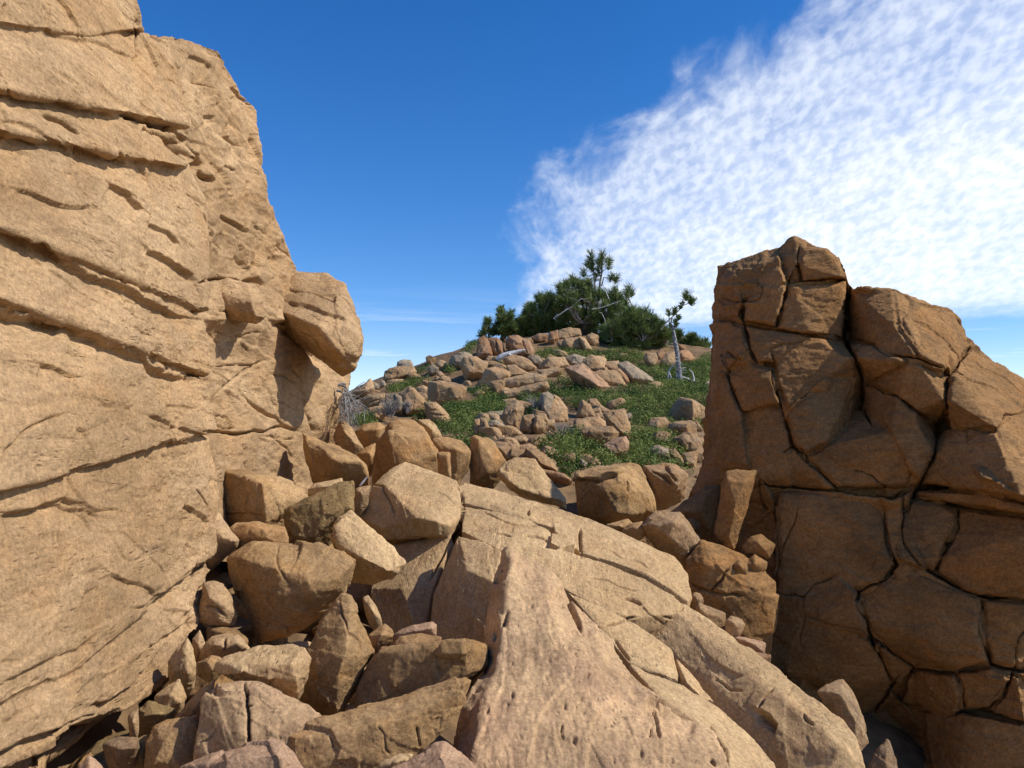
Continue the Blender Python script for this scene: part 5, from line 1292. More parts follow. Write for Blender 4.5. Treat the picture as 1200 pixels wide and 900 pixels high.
h('large pale boulder with dark left face at the left edge of the green slope', [(772, 580, 2), (788, 512, 4), (850, 498, 5), (960, 533, 5), (1040, 538, 4), (1082, 580, 2), (1062, 640, 0), (990, 692, 0), (900, 702, 0), (842, 685, 0), (778, 672, 2)], H1, inner=[(845, 520, -7), (850, 600, -9), (840, 675, -7), (960, 560, -10), (1000, 640, -9)])
h('rounded stone on the skyline left of the pines', [(828, 345), (868, 313), (910, 328), (925, 368), (882, 394), (845, 378)], H1, name='stone')
h('low stone hiding in green left of the rounded skyline stone', [(755, 395), (800, 348), (855, 385), (842, 425), (790, 430)], H1, 'hillgrey', name='stone')
h('pinkish stone atop a small pile below the rounded skyline stone', [(838, 432), (870, 412), (898, 440), (862, 464)], H1, 'pink', name='stone')
h('lower stone of the small pile below the rounded skyline stone', [(855, 475), (900, 448), (950, 468), (962, 502), (900, 515)], H1, name='stone')
h('wide skyline rock left of the reddish crest rocks', [(950, 335), (985, 275), (1080, 248), (1142, 268), (1150, 320), (1100, 345), (1020, 350), (1000, 375)], H1, 'hillgrey')
h('pale rounded boulder just below the wide skyline rock', [(0, 440), (38, 370), (130, 366), (222, 420), (212, 505), (120, 528), (55, 522)], H2)
h('buff slab with pale ribs at the lower left of the green slope', [(735, 692), (830, 688), (878, 732), (932, 790), (958, 850), (900, 875), (800, 835), (762, 830), (772, 750)], H1, cracks=[([(770, 750), (880, 745)], 1.2, .06, 'v'), ([(770, 790), (930, 800)], 1.2, .05, 'v')])
h('thin flat stone in green below the left skyline stack', [(400, 500), (450, 482), (540, 482), (530, 505), (440, 520)], H1, name='stone')
h('little pale stone at the left ridge right of the knob', [(345, 545), (350, 492), (378, 500), (395, 542), (372, 555)], H1, 'hillgrey', name='stone')
h('flat stone lying in green left of the large pale boulder', [(708, 492), (745, 490), (775, 512), (752, 535), (720, 518)], H1, name='stone')
# crest
h('reddish knobbly crest rock at the left end of the crest', [(148, 362), (152, 212), (200, 186), (235, 212), (245, 290), (282, 352), (200, 374)], H2, 'hillred')
h('reddish split crest rock behind the white dead log', [(240, 205), (320, 192), (366, 240), (384, 345), (300, 355), (252, 292)], H2, 'hillred', cracks=[([(300, 200), (310, 280), (330, 340)], 1.2, .08, 'v')])
h('tan-red crest rock right above the white dead log', [(412, 245), (430, 188), (500, 178), (560, 230), (600, 222), (645, 330), (622, 350), (560, 345), (430, 305)], H2, 'hillred', cracks=[([(545, 200), (560, 250), (590, 330)], 1.2, .08, 'v')])
h('low dark crest rock under the small left pines', [(628, 195), (680, 158), (762, 158), (742, 215), (690, 220)], H2, 'hillred')
h('narrow upright crest block left of the biggest crest block', [(765, 222), (778, 150), (850, 128), (856, 190), (822, 236)], H2, 'hillred')
h('biggest squarish crest block beneath the main pine', [(856, 196), (868, 130), (950, 110), (1042, 118), (1054, 160), (1035, 206), (900, 206)], H2, 'hill')
h('lower wide crest block beneath the biggest crest block', [(896, 252), (920, 202), (1042, 190), (1078, 250), (1072, 300), (940, 296)], H2, 'hill')
h('sloping crest slab right of the wide crest block', [(1038, 182), (1090, 198), (1152, 292), (1100, 315), (1072, 262)], H2)
h('rounded crest block at the right end under the main pine', [(1106, 184), (1150, 152), (1202, 178), (1214, 242), (1172, 274), (1128, 224)], H2)
h('thin reddish crest block left of the wide crest block', [(842, 232), (892, 208), (914, 260), (906, 294), (860, 262)], H2, 'hillred')
h('flat pale stone at the left end of the white dead log', [(212, 395), (240, 354), (320, 362), (335, 398), (260, 414)], H2, name='stone')
h('pale oval boulder below the white dead log', [(386, 384), (450, 348), (540, 358), (602, 390), (652, 450), (622, 485), (520, 465), (430, 445)], H2)
h('rounded grey stone right of the pale oval boulder', [(606, 372), (650, 352), (685, 356), (718, 400), (692, 445), (640, 435)], H2, 'hillgrey', name='stone')
# stacked ledge in the middle
h('dark-ended block at the upper left of the layered middle stack', [(188, 590, 2), (222, 468, 4), (300, 458, 4), (422, 500, 4), (418, 548, 2), (335, 556, 0), (255, 645, 0)], H2, inner=[(275, 490, -6), (335, 550, -8), (400, 520, -6)])
h('pale pointed slab on top of the layered middle stack', [(408, 535), (408, 440), (470, 433), (560, 488), (605, 512), (500, 526)], H2)
h('long upper slab of the layered middle stack', [(365, 644), (392, 558), (600, 512), (730, 518), (744, 572), (622, 614), (460, 634)], H2, inner=[(385, 590, -4), (480, 555, -6), (700, 535, -6), (500, 610, -7), (690, 580, -7)])
h('upright left block of the layered middle stack', [(262, 586), (392, 553), (372, 655), (312, 695), (284, 642)], H2)
h('long lower slab of the layered middle stack', [(372, 662), (480, 640), (640, 602), (742, 580), (758, 632), (700, 664), (560, 684), (480, 724), (380, 734)], H2, inner=[(400, 680, -6), (520, 660, -7), (720, 610, -6), (640, 660, -6), (420, 720, -6)])
h('small bottom block of the layered middle stack', [(368, 742), (480, 722), (485, 772), (380, 815)], H2)
h('wide tan block in the row below the crest, left end', [(688, 462), (745, 398), (765, 368), (900, 368), (938, 430), (880, 464), (780, 474)], H2)
h('pale low slab under the wide tan block', [(678, 482), (760, 470), (902, 460), (884, 504), (780, 534), (738, 544)], H2)
h('grey-topped block in the row below the crest, second from left', [(918, 374), (1000, 338), (1092, 370), (1074, 434), (960, 444)], H2, 'hillgrey')
h('large tan block in the row below the crest, middle', [(1082, 385), (1150, 348), (1262, 378), (1275, 472), (1150, 486), (1078, 434)], H2)
h('long sloping pink-tan slab in the row below the crest', [(935, 465), (1070, 432), (1135, 495), (1210, 560), (1310, 622), (1245, 655), (1150, 625), (1030, 545)], H2, 'pink')
h('dome-shaped tan rock above the brown cleft in the row', [(28, 405), (110, 356), (192, 430), (244, 482), (200, 495), (100, 485), (58, 475)], H3)
h('flat back rock behind the dome-shaped row rock', [(168, 412), (330, 398), (345, 450), (322, 486), (250, 474), (200, 432)], H3)
h('wide rounded front rock at the right of the row', [(78, 514), (180, 484), (290, 483), (352, 510), (402, 580), (408, 614), (330, 606), (250, 594), (200, 616), (128, 562)], H3)
h('dark brown tilted rock between the rounded front rock and the grey slab', [(296, 472), (345, 466), (402, 520), (434, 582), (412, 606), (352, 505)], H3, 'hillred')
h('flat grey speckled slab at the right end of the row', [(336, 424), (420, 408), (500, 460), (580, 510), (645, 576), (560, 586), (440, 590), (398, 524)], H3, 'hillgrey')
h('small pale stone right of the grey speckled slab', [(598, 604), (650, 576), (722, 588), (728, 624), (660, 632)], H3, name='stone')
h('blocky tan rock left of the dead snag', [(556, 375), (590, 328), (662, 333), (678, 380), (662, 445), (600, 435)], H3)
h('dark tilted rock just behind the blocky tan rock', [(666, 334), (710, 292), (744, 330), (702, 384), (668, 372)], H3, 'hillred')
h('leaning rock directly behind the dead snag trunk', [(706, 405), (760, 338), (822, 308), (845, 400), (790, 446), (730, 436)], H3)
h('orange-tan rock right of the dead snag trunk', [(866, 312), (940, 308), (1002, 370), (1004, 404), (930, 416), (878, 405)], H3, 'hillred')
h('small upper rock behind the dead snag trunk', [(862, 252), (920, 268), (930, 304), (880, 310)], H3, 'hillred', name='stone')
h('dark rock showing through the right pine branches', [(686, 184), (740, 162), (804, 190), (794, 226), (700, 230)], H3, 'hillred', name='stone')
h('big boulder with black shaded left face in the green, near the rock wall', [(776, 300, 6), (828, 185, 8), (890, 128, 4), (985, 148, -20), (1062, 190, 3), (1140, 240, 3), (1122, 284, 0), (1050, 312, 0), (985, 324, -4), (840, 316, 0)], H5, 'hill', inner=[(985, 158, -30), (988, 240, -32), (984, 318, -30), (1070, 230, -12)])
h('whitish stone at the right edge of the green below the snag', [(1092, 596), (1130, 572), (1146, 620), (1105, 632)], H3, 'hillgrey', name='stone')
# middle pile
h('grey stained boulder at the top of the middle pile', [(696, 110), (728, 84), (765, 73), (812, 110), (795, 200), (750, 264), (706, 242)], H4, 'hillgrey')
h('roof-shaped brown boulder in the middle pile', [(716, 255), (760, 150), (820, 103), (862, 130), (925, 217), (902, 245), (780, 245)], H4, 'hill')
h('squarish pale boulder under the roof-shaped one', [(752, 252), (780, 232), (922, 234), (934, 312), (882, 348), (790, 354), (762, 322)], H4)
h('five-sided pale boulder, right of a pair in the middle pile', [(636, 345), (660, 280), (742, 270), (764, 330), (742, 402), (700, 444), (656, 424), (628, 372)], H4)
h('rounded pale boulder, left of a pair in the middle pile', [(526, 362), (548, 286), (632, 272), (648, 320), (620, 372), (642, 432), (600, 436), (538, 402)], H4)
h('tall leaning boulder with dark left side in the middle pile', [(345, 330, 2), (372, 285, 3), (400, 200, 4), (490, 148, 4), (542, 210, 3), (532, 270, 2), (500, 352, 0), (490, 390, 0), (425, 360, -2)], H4, inner=[(385, 270, -5), (428, 352, -7), (480, 230, -8), (480, 330, -7)])
h('low grey slab left of the tall leaning boulder', [(186, 275), (258, 244), (372, 238), (362, 292), (300, 325), (200, 294)], H4, 'hillgrey')
h('thin upright stone at the far left of the middle pile', [(112, 445), (118, 318), (162, 308), (168, 452)], H4, name='stone')
h('rounded upright stone second from left in the middle pile', [(168, 445), (173, 304), (220, 308), (258, 402), (242, 464)], H4, name='stone')
h('dark-faced overhanging rock in the middle pile', [(238, 342), (300, 322), (382, 358), (384, 414), (330, 435), (258, 384)], H4, 'hillgrey')
h('pale flat rock right of the dark-faced overhanging rock', [(378, 424), (388, 364), (470, 378), (534, 430), (524, 455), (430, 460)], H4)
h('small pale stone low in the middle pile', [(246, 484), (300, 456), (325, 490), (284, 526)], H4, name='stone')
h('triangular tan stone low in the middle pile', [(326, 474), (372, 452), (420, 512), (340, 540)], H4, name='stone')
h('banded flat rock at the foot of the middle pile', [(426, 484), (540, 443), (594, 490), (596, 524), (460, 526)], H4)
h('light angular stone beside the shrubs right of the middle pile', [(636, 474), (720, 438), (755, 470), (704, 526), (656, 515)], H4, name='stone')
h('small angular stone at the shrub edge of the middle pile', [(748, 434), (780, 408), (820, 456), (770, 486)], H4, name='stone')
h('split tan rock face below the banded flat rock', [(305, 552), (400, 528), (502, 533), (505, 622), (430, 676), (376, 642)], H4)
h('tan rock right of the split rock face', [(498, 542), (600, 528), (665, 560), (584, 625), (508, 636)], H4, 'hill')
h('long brown rock with dark hollow sloping down behind the grooved slab', [(566, 622), (588, 574), (642, 568), (722, 610), (794, 670), (834, 730), (864, 772), (780, 764), (700, 724), (638, 664)], H4, 'hill')
h('low long rock in shade left of the big capped boulder', [(676, 752), (800, 768), (902, 788), (966, 840), (930, 876), (820, 836)], H4, 'hillred')
h('small stone alone in the dark shrubs below the middle', [(1036, 694), (1060, 658), (1110, 690), (1094, 736)], H4, 'hillgrey', name='stone')
# right pile
h('rounded brown boulder at the left of the right pile', [(-35, 292), (-5, 175), (20, 143), (82, 180), (130, 282), (60, 306)], H5)
h('small topmost stone of the right pile', [(70, 166), (78, 128), (142, 132), (186, 190), (130, 206)], H5, name='stone')
h('flat tan rock just under the topmost stone of the right pile', [(135, 212), (172, 186), (275, 240), (235, 256), (140, 254)], H5)
h('tiny block wedged in the middle of the right pile', [(120, 258), (192, 252), (206, 292), (150, 298)], H5, name='stone')
h('long cracked block across the right pile', [(2, 314), (60, 298), (162, 288), (184, 330), (244, 360), (234, 390), (90, 395), (16, 374)], H5)
h('biggest pale base block of the right pile', [(6, 424), (58, 384), (272, 383), (325, 430), (295, 505), (262, 532), (90, 506), (12, 464)], H5, inner=[(40, 430, -6), (150, 420, -8), (280, 430, -8), (260, 500, -6), (110, 480, -6)])
h('tall pale upright block on the right side of the right pile', [(216, 264), (300, 233), (382, 222), (404, 290), (436, 380), (424, 444), (380, 466), (320, 424), (248, 362), (226, 302)], H5)
h('small stone touching the right of the right pile', [(398, 262), (440, 253), (460, 290), (420, 320)], H5, 'hillgrey', name='stone')
h('lowest pink-tan block of the right pile', [(195, 544), (320, 480), (392, 468), (420, 520), (404, 596), (290, 622), (248, 584)], H5, 'pink')
h('pale three-cornered stone in the green below the black-faced boulder', [(772, 420), (790, 352), (884, 388), (896, 414), (830, 438)], H5, name='stone')
h('angular brown boulder against the wall edge below the green', [(826, 494), (900, 438), (1012, 438), (1064, 520), (1044, 596), (950, 596), (868, 545)], H5, 'hill')
h('rounded brown boulder under the angular one at the wall edge', [(906, 614), (1034, 588), (1004, 716), (940, 716), (896, 652)], H5, 'hill')
h('low tan boulder with pale lichen amid the shrubs', [(615, 564), (690, 538), (765, 580), (800, 612), (762, 646), (640, 636)], H5, 'hillgrey')
h('thin leaning rock right of the low lichen boulder', [(786, 594), (830, 568), (884, 640), (916, 694), (850, 698), (798, 644)], H5)

# small loose stones between the boulders
protos = []
for k in range(3):
    a = rng.uniform(0, 6.28, 9); o = [(600 + 20 * math.cos(t) * rng.uniform(.8, 1.15), 450 + 15 * math.sin(t) * rng.uniform(.8, 1.15)) for t in np.sort(a)]
    s = rock('loose_stone', None, 15, o, (), ID, 'hill', .9, 'stone', vox=1.2, soft=0, auto=True)
    protos.append(s)
LG = 'loose stones strewn between the hillside boulders'
zones = [((535, 425, 600, 470), 26), ((545, 480, 660, 550), 44), ((600, 420, 740, 450), 40), ((430, 425, 520, 480), 20), ((660, 470, 740, 530), 18), ((760, 500, 825, 560), 20), ((560, 385, 640, 410), 10), ((640, 540, 760, 570), 14)]
nst = 0
for (x0, y0, x1, y1), n in zones:
    for _ in range(n):
        px, py = rng.uniform(x0, x1), rng.uniform(y0, y1); D = ground_at(px, py)
        if D is None: continue
        pr = protos[nst % 3]; o = pr if nst < 3 else pr.copy()
        if nst >= 3: col.objects.link(o)
        p = unproj(px, py, D)
        o.location = (p[0], p[1], terrain(p[0], p[1]) - .06)
        o.rotation_euler = (rng.uniform(-.3, .3), rng.uniform(-.3, .3), rng.uniform(0, 6.28)); s = rng.uniform(.16, .46) if rng.random() < .72 else rng.uniform(.42, .70); o.scale = (s, s, s)
        tag(o, 'small loose tan stone lying between the boulders of the far hillside', 'stone', LG); nst += 1

GG = 'rubble filling the gaps of the gully'
rub = [rock('rubble_stone', None, 5, [(600 + 40 * math.cos(t) * rng.uniform(.75, 1.15), 450 + 28 * math.sin(t) * rng.uniform(.75, 1.15)) for t in np.sort(rng.uniform(0, 6.28, 9))], (), ID, m_, .9, 'stone', vox=1.6, soft=0, auto=True)
       for m_ in ('boulder', 'orange', 'slab', 'lichen')]
nr = 0
for (x0, y0, x1, y1, d0, d1), n in [((130, 760, 260, 890, 2.9, 3.6), 34), ((230, 690, 450, 800, 3.8, 5.4), 46), ((240, 560, 440, 680, 5.6, 7.6), 26), ((400, 520, 560, 560, 8.2, 9.2), 12), ((660, 600, 830, 640, 8.0, 9.5), 22), ((800, 700, 940, 840, 5.2, 6.2), 30), ((980, 850, 1120, 930, 4.6, 5.6), 40)]:
    for _ in range(n):
        D = rng.uniform(d0, d1); p = unproj(rng.uniform(x0, x1), 500, D); z = float(terrain(p[0], p[1]))
        o = rub[nr % 4] if nr < 4 else rub[nr % 4].copy()
        if nr >= 4: col.objects.link(o)
        o.location = (p[0], p[1], z - .03); o.rotation_euler = (rng.uniform(-.5, .5), rng.uniform(-.5, .5), rng.uniform(0, 6.28)); s = rng.uniform(.35, 1.15); o.scale = (s, s * rng.uniform(.8, 1.2), s)
        tag(o, 'small angular rubble stone lying in the shaded gaps between the gully boulders', 'stone', GG); nr += 1
# ------------------------------------------------------------------ plants
def tube(segs, sides=6):
    """segs: list of (points Nx3, radii N) -> verts, quads of all of them"""
    Vs, Fs, n = [], [], 0
    for P, r in segs:
        P = np.asarray(P, float); r = np.asarray(r, float); m = len(P)
        T = np.gradient(P, axis=0); T /= np.linalg.norm(T, axis=1)[:, None] + 1e-9
        up = np.array([.3, .9, .31]); A = np.cross(T, up); A /= np.linalg.norm(A, axis=1)[:, None] + 1e-9; B = np.cross(T, A)
        t = np.linspace(0, 2 * math.pi, sides, endpoint=False)
        ring = P[:, None] + r[:, None, None] * (np.cos(t)[None, :, None] * A[:, None] + np.sin(t)[None, :, None] * B[:, None])
        Vs.append(ring.reshape(-1, 3))
        i = np.arange(m - 1)[:, None] * sides + np.arange(sides)[None]; j = np.arange(m - 1)[:, None] * sides + (np.arange(sides) + 1)[None] % sides
        Fs.append(n + np.stack([i, j, j + sides, i + sides], -1).reshape(-1, 4)); n += m * sides
    return np.concatenate(Vs), np.concatenate(Fs)

def bez(a, b, sag=.0, n=7, wig=.0):
    a = np.asarray(a, float); b = np.asarray(b, float); t = np.linspace(0, 1, n)[:, None]
    P = a + (b - a) * t; L = np.linalg.norm(b - a)
    P[:, 2] += (sag * L * np.sin(math.pi * t))[:, 0]
    if wig: P[1:-1] += rng.normal(0, wig * L, (n - 2, 3))
    return P

def tuft_mesh(tufts):
    """tufts: (centre, axis, length, radius, n) -> bottlebrush clusters of needles"""
    Vs = []
    for c, ax, L, r, n in tufts:
        ax = np.asarray(ax, float); ax /= np.linalg.norm(ax)
        s = rng.uniform(-.5, .45, n)
        th = rng.uniform(0, 2 * math.pi, n)
        u = np.cross(ax, [.2, .3, .93]); u /= np.linalg.norm(u); v = np.cross(ax, u)
        rad = np.cos(th)[:, None] * u + np.sin(th)[:, None] * v
        lean = np.clip(.55 + .9 * (s + .5), .5, 1.6)[:, None] * ax
        d = rad + lean * rng.uniform(.6, 1.2, (n, 1)); d /= np.linalg.norm(d, axis=1)[:, None]
        d += rng.normal(0, .15, (n, 3))
        b = c + s[:, None] * L * ax
        ln = r * rng.uniform(.75, 1.2, (n, 1))
        w = np.cross(d, rng.normal(0, 1, (n, 3))); w /= np.linalg.norm(w, axis=1)[:, None]; w *= .0085
        tip = b + d * ln
        Vs.append(np.stack([b - w, b + w, tip + w * .5, tip - w * .5], 1).reshape(-1, 3))
    V = np.concatenate(Vs); Fq = np.arange(len(V)).reshape(-1, 4)
    return V, Fq

def empty(name, loc):
    o = bpy.data.objects.new(name, None); o.empty_display_size = .3; o.location = loc; col.objects.link(o); return o

PINES = 'wind-stunted pines on the crest'
def pine(label, base_px, D, polys, n, depth, leaders=(), bare=(), size=.22, name='pine_tree', low=.25, group=PINES):
    """polys: crown outlines in photograph points; tufts fill a real volume depth metres deep around distance D"""
    bp = unproj(base_px[0], base_px[1], D); bp[2] = min(bp[2], float(terrain(bp[0], bp[1])) + .05)
    root = empty(name, bp)
    segs, tufts = [], []
    hub = []
    for poly in polys:
        poly = np.array(poly); lo, hi = poly.min(0), poly.max(0)
        pts = []
        while len(pts) < n:
            q = rng.uniform(lo, hi, (400, 2)); q = q[inside(q, poly)]
            pts += q.tolist()
        pts = np.array(pts[:n])
        # limbs sweep from the foot through the crown
        nl = max(4, n // 14)
        ctr = poly.mean(0); limbs = []
        for k in range(nl):
            t = pts[k]; d = D + rng.uniform(-.5, .5) * depth
            end = unproj(t[0], t[1], d); a = bp + np.array([rng.uniform(-.25, .25), rng.uniform(-.2, .2), 0])
            P = bez(a, end, .12, 9, .035); L = np.linalg.norm(end - a)
            r0 = .035 + .018 * L
            segs.append((P, np.linspace(r0, .012, 9))); limbs.append(P)
        LP = np.concatenate([P[3:] for P in limbs])
        for q in pts:
            # denser shell: push tufts outward in depth
            e = np.sqrt(max(0.05, 1 - (np.linalg.norm((q - ctr) / ((hi - lo) * .62))) ** 2))
            d = D + rng.choice([-1, 1], p=[.62, .38]) * rng.uniform(.25, 1) * e * depth * .55
            c = unproj(q[0], q[1], d)
            j = np.argmin(np.linalg.norm(LP - c - np.array([0, 0, -.25]), axis=1)); s = LP[j]
            P = bez(s, c, -.08, 6, .04)
            segs.append((P, np.linspace(.016, .008, 6)))
            ax = (c - s) / (np.linalg.norm(c - s) + 1e-6) * .5 + np.array([0, 0, .75]) + rng.normal(0, .25, 3)
            tufts.append((c, ax, size * 1.1, size * rng.uniform(.75, 1.05), 90))
    for ln in leaders:
        pts, rad, tf = ln[:3]
        P = unproj(np.array([p[0] for p in pts]), np.array([p[1] for p in pts]), np.full(len(pts), D + (ln[3] if len(ln) > 3 else 0)))
        segs.append((P, np.linspace(rad, rad * .45, len(P))))
        for q in tf:
            c = unproj(q[0], q[1], D + (ln[3] if len(ln) > 3 else 0) + rng.uniform(-.12, .12))
            s = P[np.argmin(np.linalg.norm(P - c, axis=1))]
            if np.linalg.norm(c - s) > .05: segs.append((bez(s, c, -.05, 5), np.linspace(.014, .008, 5)))
            ax = (c - s) * .6 + np.array([0, 0, .3]) + rng.normal(0, .05, 3)
            tufts.append((c, ax, size * 1.25, size * 1.0, 110))
    V, Fq = tube(segs); new_mesh('trunk', V, Fq, MAT['bark'], root, origin=bp)
    V, Fq = tuft_mesh(tufts); new_mesh('crown', V, Fq, MAT['needle'], root, origin=bp, smooth=False)
    if bare:
        sg = []
        for pts, r in bare:
            P = unproj(np.array([p[0] for p in pts]), np.array([p[1] for p in pts]), np.full(len(pts), D - .55 * depth)); sg.append((P, np.linspace(r * .42, r * .2, len(P))))
        V, Fq = tube(sg); new_mesh('bare_branch', V, Fq, MAT['dead'], root, origin=bp)
    tag(root, label, 'tree', group)
    return root

DP = 28.0
pine('biggest stunted pine on the crest, broad dark crown with two bare-stemmed leaders on top', (690, 392), DP,
     [T6([(405, 450), (412, 425), (440, 398), (470, 420), (500, 380), (530, 420), (575, 330), (600, 300), (640, 300), (660, 285), (690, 300), (730, 288), (800, 300), (850, 385), (900, 390), (960, 350), (1000, 385), (1010, 440), (1040, 520), (1000, 580), (860, 600), (860, 640), (700, 655), (500, 650), (450, 590)])], 290, 2.6,
     leaders=[(T6([(840, 500), (850, 390), (860, 300), (872, 230), (872, 120)]), .055, T6([(872, 125), (870, 160), (912, 155), (918, 195), (858, 190), (850, 235)])),
              (T6([(870, 330), (885, 270), (920, 275), (968, 290)]), .025, T6([(936, 280), (970, 290)])),
              (T6([(830, 440), (822, 330), (812, 210), (795, 130)]), .04, T6([(795, 125), (805, 160), (778, 188), (800, 210), (830, 275)])),
              (T6([(815, 245), (780, 262), (745, 250)]), .02, T6([(745, 245)])),
              (T6([(1100, 520), (1090, 480), (1062, 420), (1058, 360)]), .025, T6([(1058, 360), (1080, 390), (1045, 400), (1040, 445), (1030, 465)]))],
     bare=[(T6([(920, 420), (905, 380), (885, 335), (878, 315)]), .04), (T6([(800, 495), (880, 480), (950, 455), (1005, 435)]), .035), (T6([(580, 530), (620, 495), (660, 480), (720, 425), (770, 420)]), .03),
           (T6([(660, 440), (700, 430), (640, 410)]), .02), (T6([(900, 600), (890, 560), (870, 520), (850, 515)]), .03), (T6([(975, 580), (985, 540), (960, 520)]), .02), (T6([(560, 540), (600, 515), (640, 490), (655, 505)]), .025)])
pine('low pine at the far left of the crest, two narrow tips against the sky', (585, 390), DP - .5,
     [T6([(100, 670), (120, 580), (140, 560), (150, 500), (175, 490), (195, 540), (235, 520), (260, 580), (320, 560), (340, 610), (340, 675), (200, 680)])], 110, 1.6, size=.18)
pine('thin sprig pine sticking up left of the low pine', (570, 396), DP - 1,
     [T6([(20, 690), (35, 610), (45, 560), (75, 565), (90, 640), (85, 690)])], 14, .6, size=.17)
pine('small bushy pine between the low left pine and the biggest pine', (620, 392), DP - .2,
     [T6([(260, 675), (280, 580), (325, 560), (335, 490), (360, 475), (395, 475), (412, 530), (470, 545), (520, 590), (540, 660), (400, 675)])], 130, 1.6, size=.19,
     leaders=[(T6([(380, 640), (378, 560), (365, 490)]), .03, T6([(365, 480), (385, 490)]))])
pine('broad bright-green bushy pine on the right of the crest, spreading down the slope', (735, 410), DP - 2,
     [T7([(30, 640), (50, 520), (120, 450), (200, 420), (290, 330), (350, 300), (380, 320), (430, 305), (440, 390), (480, 405), (545, 430), (550, 490), (620, 490), (645, 560), (610, 640), (480, 670), (380, 670), (200, 700), (60, 640)])], 300, 2.4, size=.22)
pine('far right small pine behind the dead snag, sharp tufts beside the rock wall', (815, 412), DP - .5,
     [T7([(700, 540), (720, 515), (765, 570), (840, 550), (860, 580), (890, 610), (960, 600), (985, 680), (960, 720), (860, 725), (780, 680), (690, 620), (640, 600), (650, 520)])], 110, 1.4, size=.18)

# dead standing snag with a living tip
Ds = ground_at(795, 449) or 20.0
b = unproj(795.5, 451, Ds); b[2] = float(terrain(b[0], b[1])) - .03
sn = empty('dead_tree', b)
def pxl(pts, D): return unproj(np.array([p[0] for p in pts]), np.array([p[1] for p in pts]), np.full(len(pts), D))
P = pxl(T7([(728, 970), (722, 890), (712, 800), (700, 700), (688, 620), (678, 560), (664, 480)]), Ds)
V, Fq = tube([(P, np.array([.086, .070, .062, .057, .051, .044, .030]))], 12)
q = V.copy(); V = V + .012 * fbm(q * np.array([14, 14, 3]), 3, 901)[:, None] * np.array([1, 1, 0])
new_mesh('trunk', V, Fq, MAT['snag'], sn, origin=b)
sg = []
for pts, r0, r1 in [([(640, 480), (632, 430), (630, 375)], .022, .012), ([(664, 480), (655, 455)], .03, .02), ([(560, 500), (600, 440), (655, 390), (700, 345), (745, 295), (770, 255)], .014, .014), ([(668, 500), (685, 470), (690, 430)], .018, .01),
                    ([(745, 290), (800, 265), (850, 240)], .01, .008), ([(690, 350), (700, 390), (715, 410)], .01, .006), ([(640, 480), (655, 390)], .02, .016), ([(664, 490), (640, 480)], .028, .022),
                    ([(690, 620), (650, 632), (600, 622)], .02, .008), ([(690, 600), (640, 610), (610, 595)], .012, .006), ([(698, 655), (660, 660), (640, 650)], .012, .006)]:
    sg.append((pxl(T7(pts), Ds), np.linspace(r0, r1, len(pts))))
V, Fq = tube(sg); new_mesh('upper_branch', V, Fq, MAT['bark'], sn, origin=b)
sg = []
for pts, r0, r1 in [([(865, 590), (870, 540), (850, 520), (858, 500)], .03, .012), ([(880, 600), (890, 560), (905, 540), (950, 555), (975, 570)], .022, .008), ([(990, 590), (1000, 550), (985, 500), (955, 470)], .02, .006), ([(850, 605), (790, 598), (775, 606)], .02, .012),
                    ([(775, 615), (772, 560), (776, 490), (800, 455), (830, 430)], .018, .01), ([(780, 500), (790, 520), (800, 545), (790, 560)], .012, .006), ([(770, 600), (860, 598), (940, 600), (1015, 588)], .026, .02), ([(1012, 605), (1016, 575)], .015, .008),
                    ([(862, 600), (840, 560), (850, 530)], .016, .006), ([(860, 610), (870, 570), (895, 580), (930, 590)], .02, .01), ([(840, 612), (852, 585), (870, 575)], .02, .01)]:
    sg.append((pxl(H3(pts), Ds - .1 + rng.uniform(-.15, .15)), np.linspace(r0 * 1.5, r1 * 1.4, len(pts))))
for _ in range(26):
    t = rng.uniform(0, 1) ** 1.6; y_ = 880 - 330 * t; x_ = 722 - 42 * t; sd_ = rng.choice([-1, 1]); L_ = rng.uniform(14, 60) * (1.2 - t)
    q_ = T7([(x_, y_), (x_ + sd_ * L_ * .5, y_ - rng.uniform(-8, 14)), (x_ + sd_ * L_, y_ + rng.uniform(-22, 26))])
    sg.append((unproj(np.array([a[0] for a in q_]), np.array([a[1] for a in q_]), np.array([Ds, Ds - rng.uniform(-.15, .2), Ds - rng.uniform(-.3, .4)])), np.array([.012, .008, .004])))
V, Fq = tube(sg); new_mesh('root_branch', V, Fq, MAT['dead'], sn, origin=b)
tf = []
for q, s in [((782, 200), 1.3), ((780, 225), 1), ((830, 262), 1.35), ((815, 250), 1), ((740, 270), .6), ((730, 305), .6), ((686, 328), .9), ((672, 360), .7), ((714, 400), .8), ((690, 440), 1.0), ((688, 465), .8), ((628, 358), 1.0), ((575, 442), .7), ((640, 470), .5)]:
    c = pxl(T7([q]), Ds)[0]; tf.append((c, np.array([.15, 0, 1]) + rng.normal(0, .2, 3), .12 * s, .115 * s, 90))
V, Fq = tuft_mesh(tf); new_mesh('needle_tuft', V, Fq, MAT['needle'], sn, origin=b, smooth=False)
tag(sn, 'slender dead silver snag with a few living needle tufts on its bent tip', 'tree')

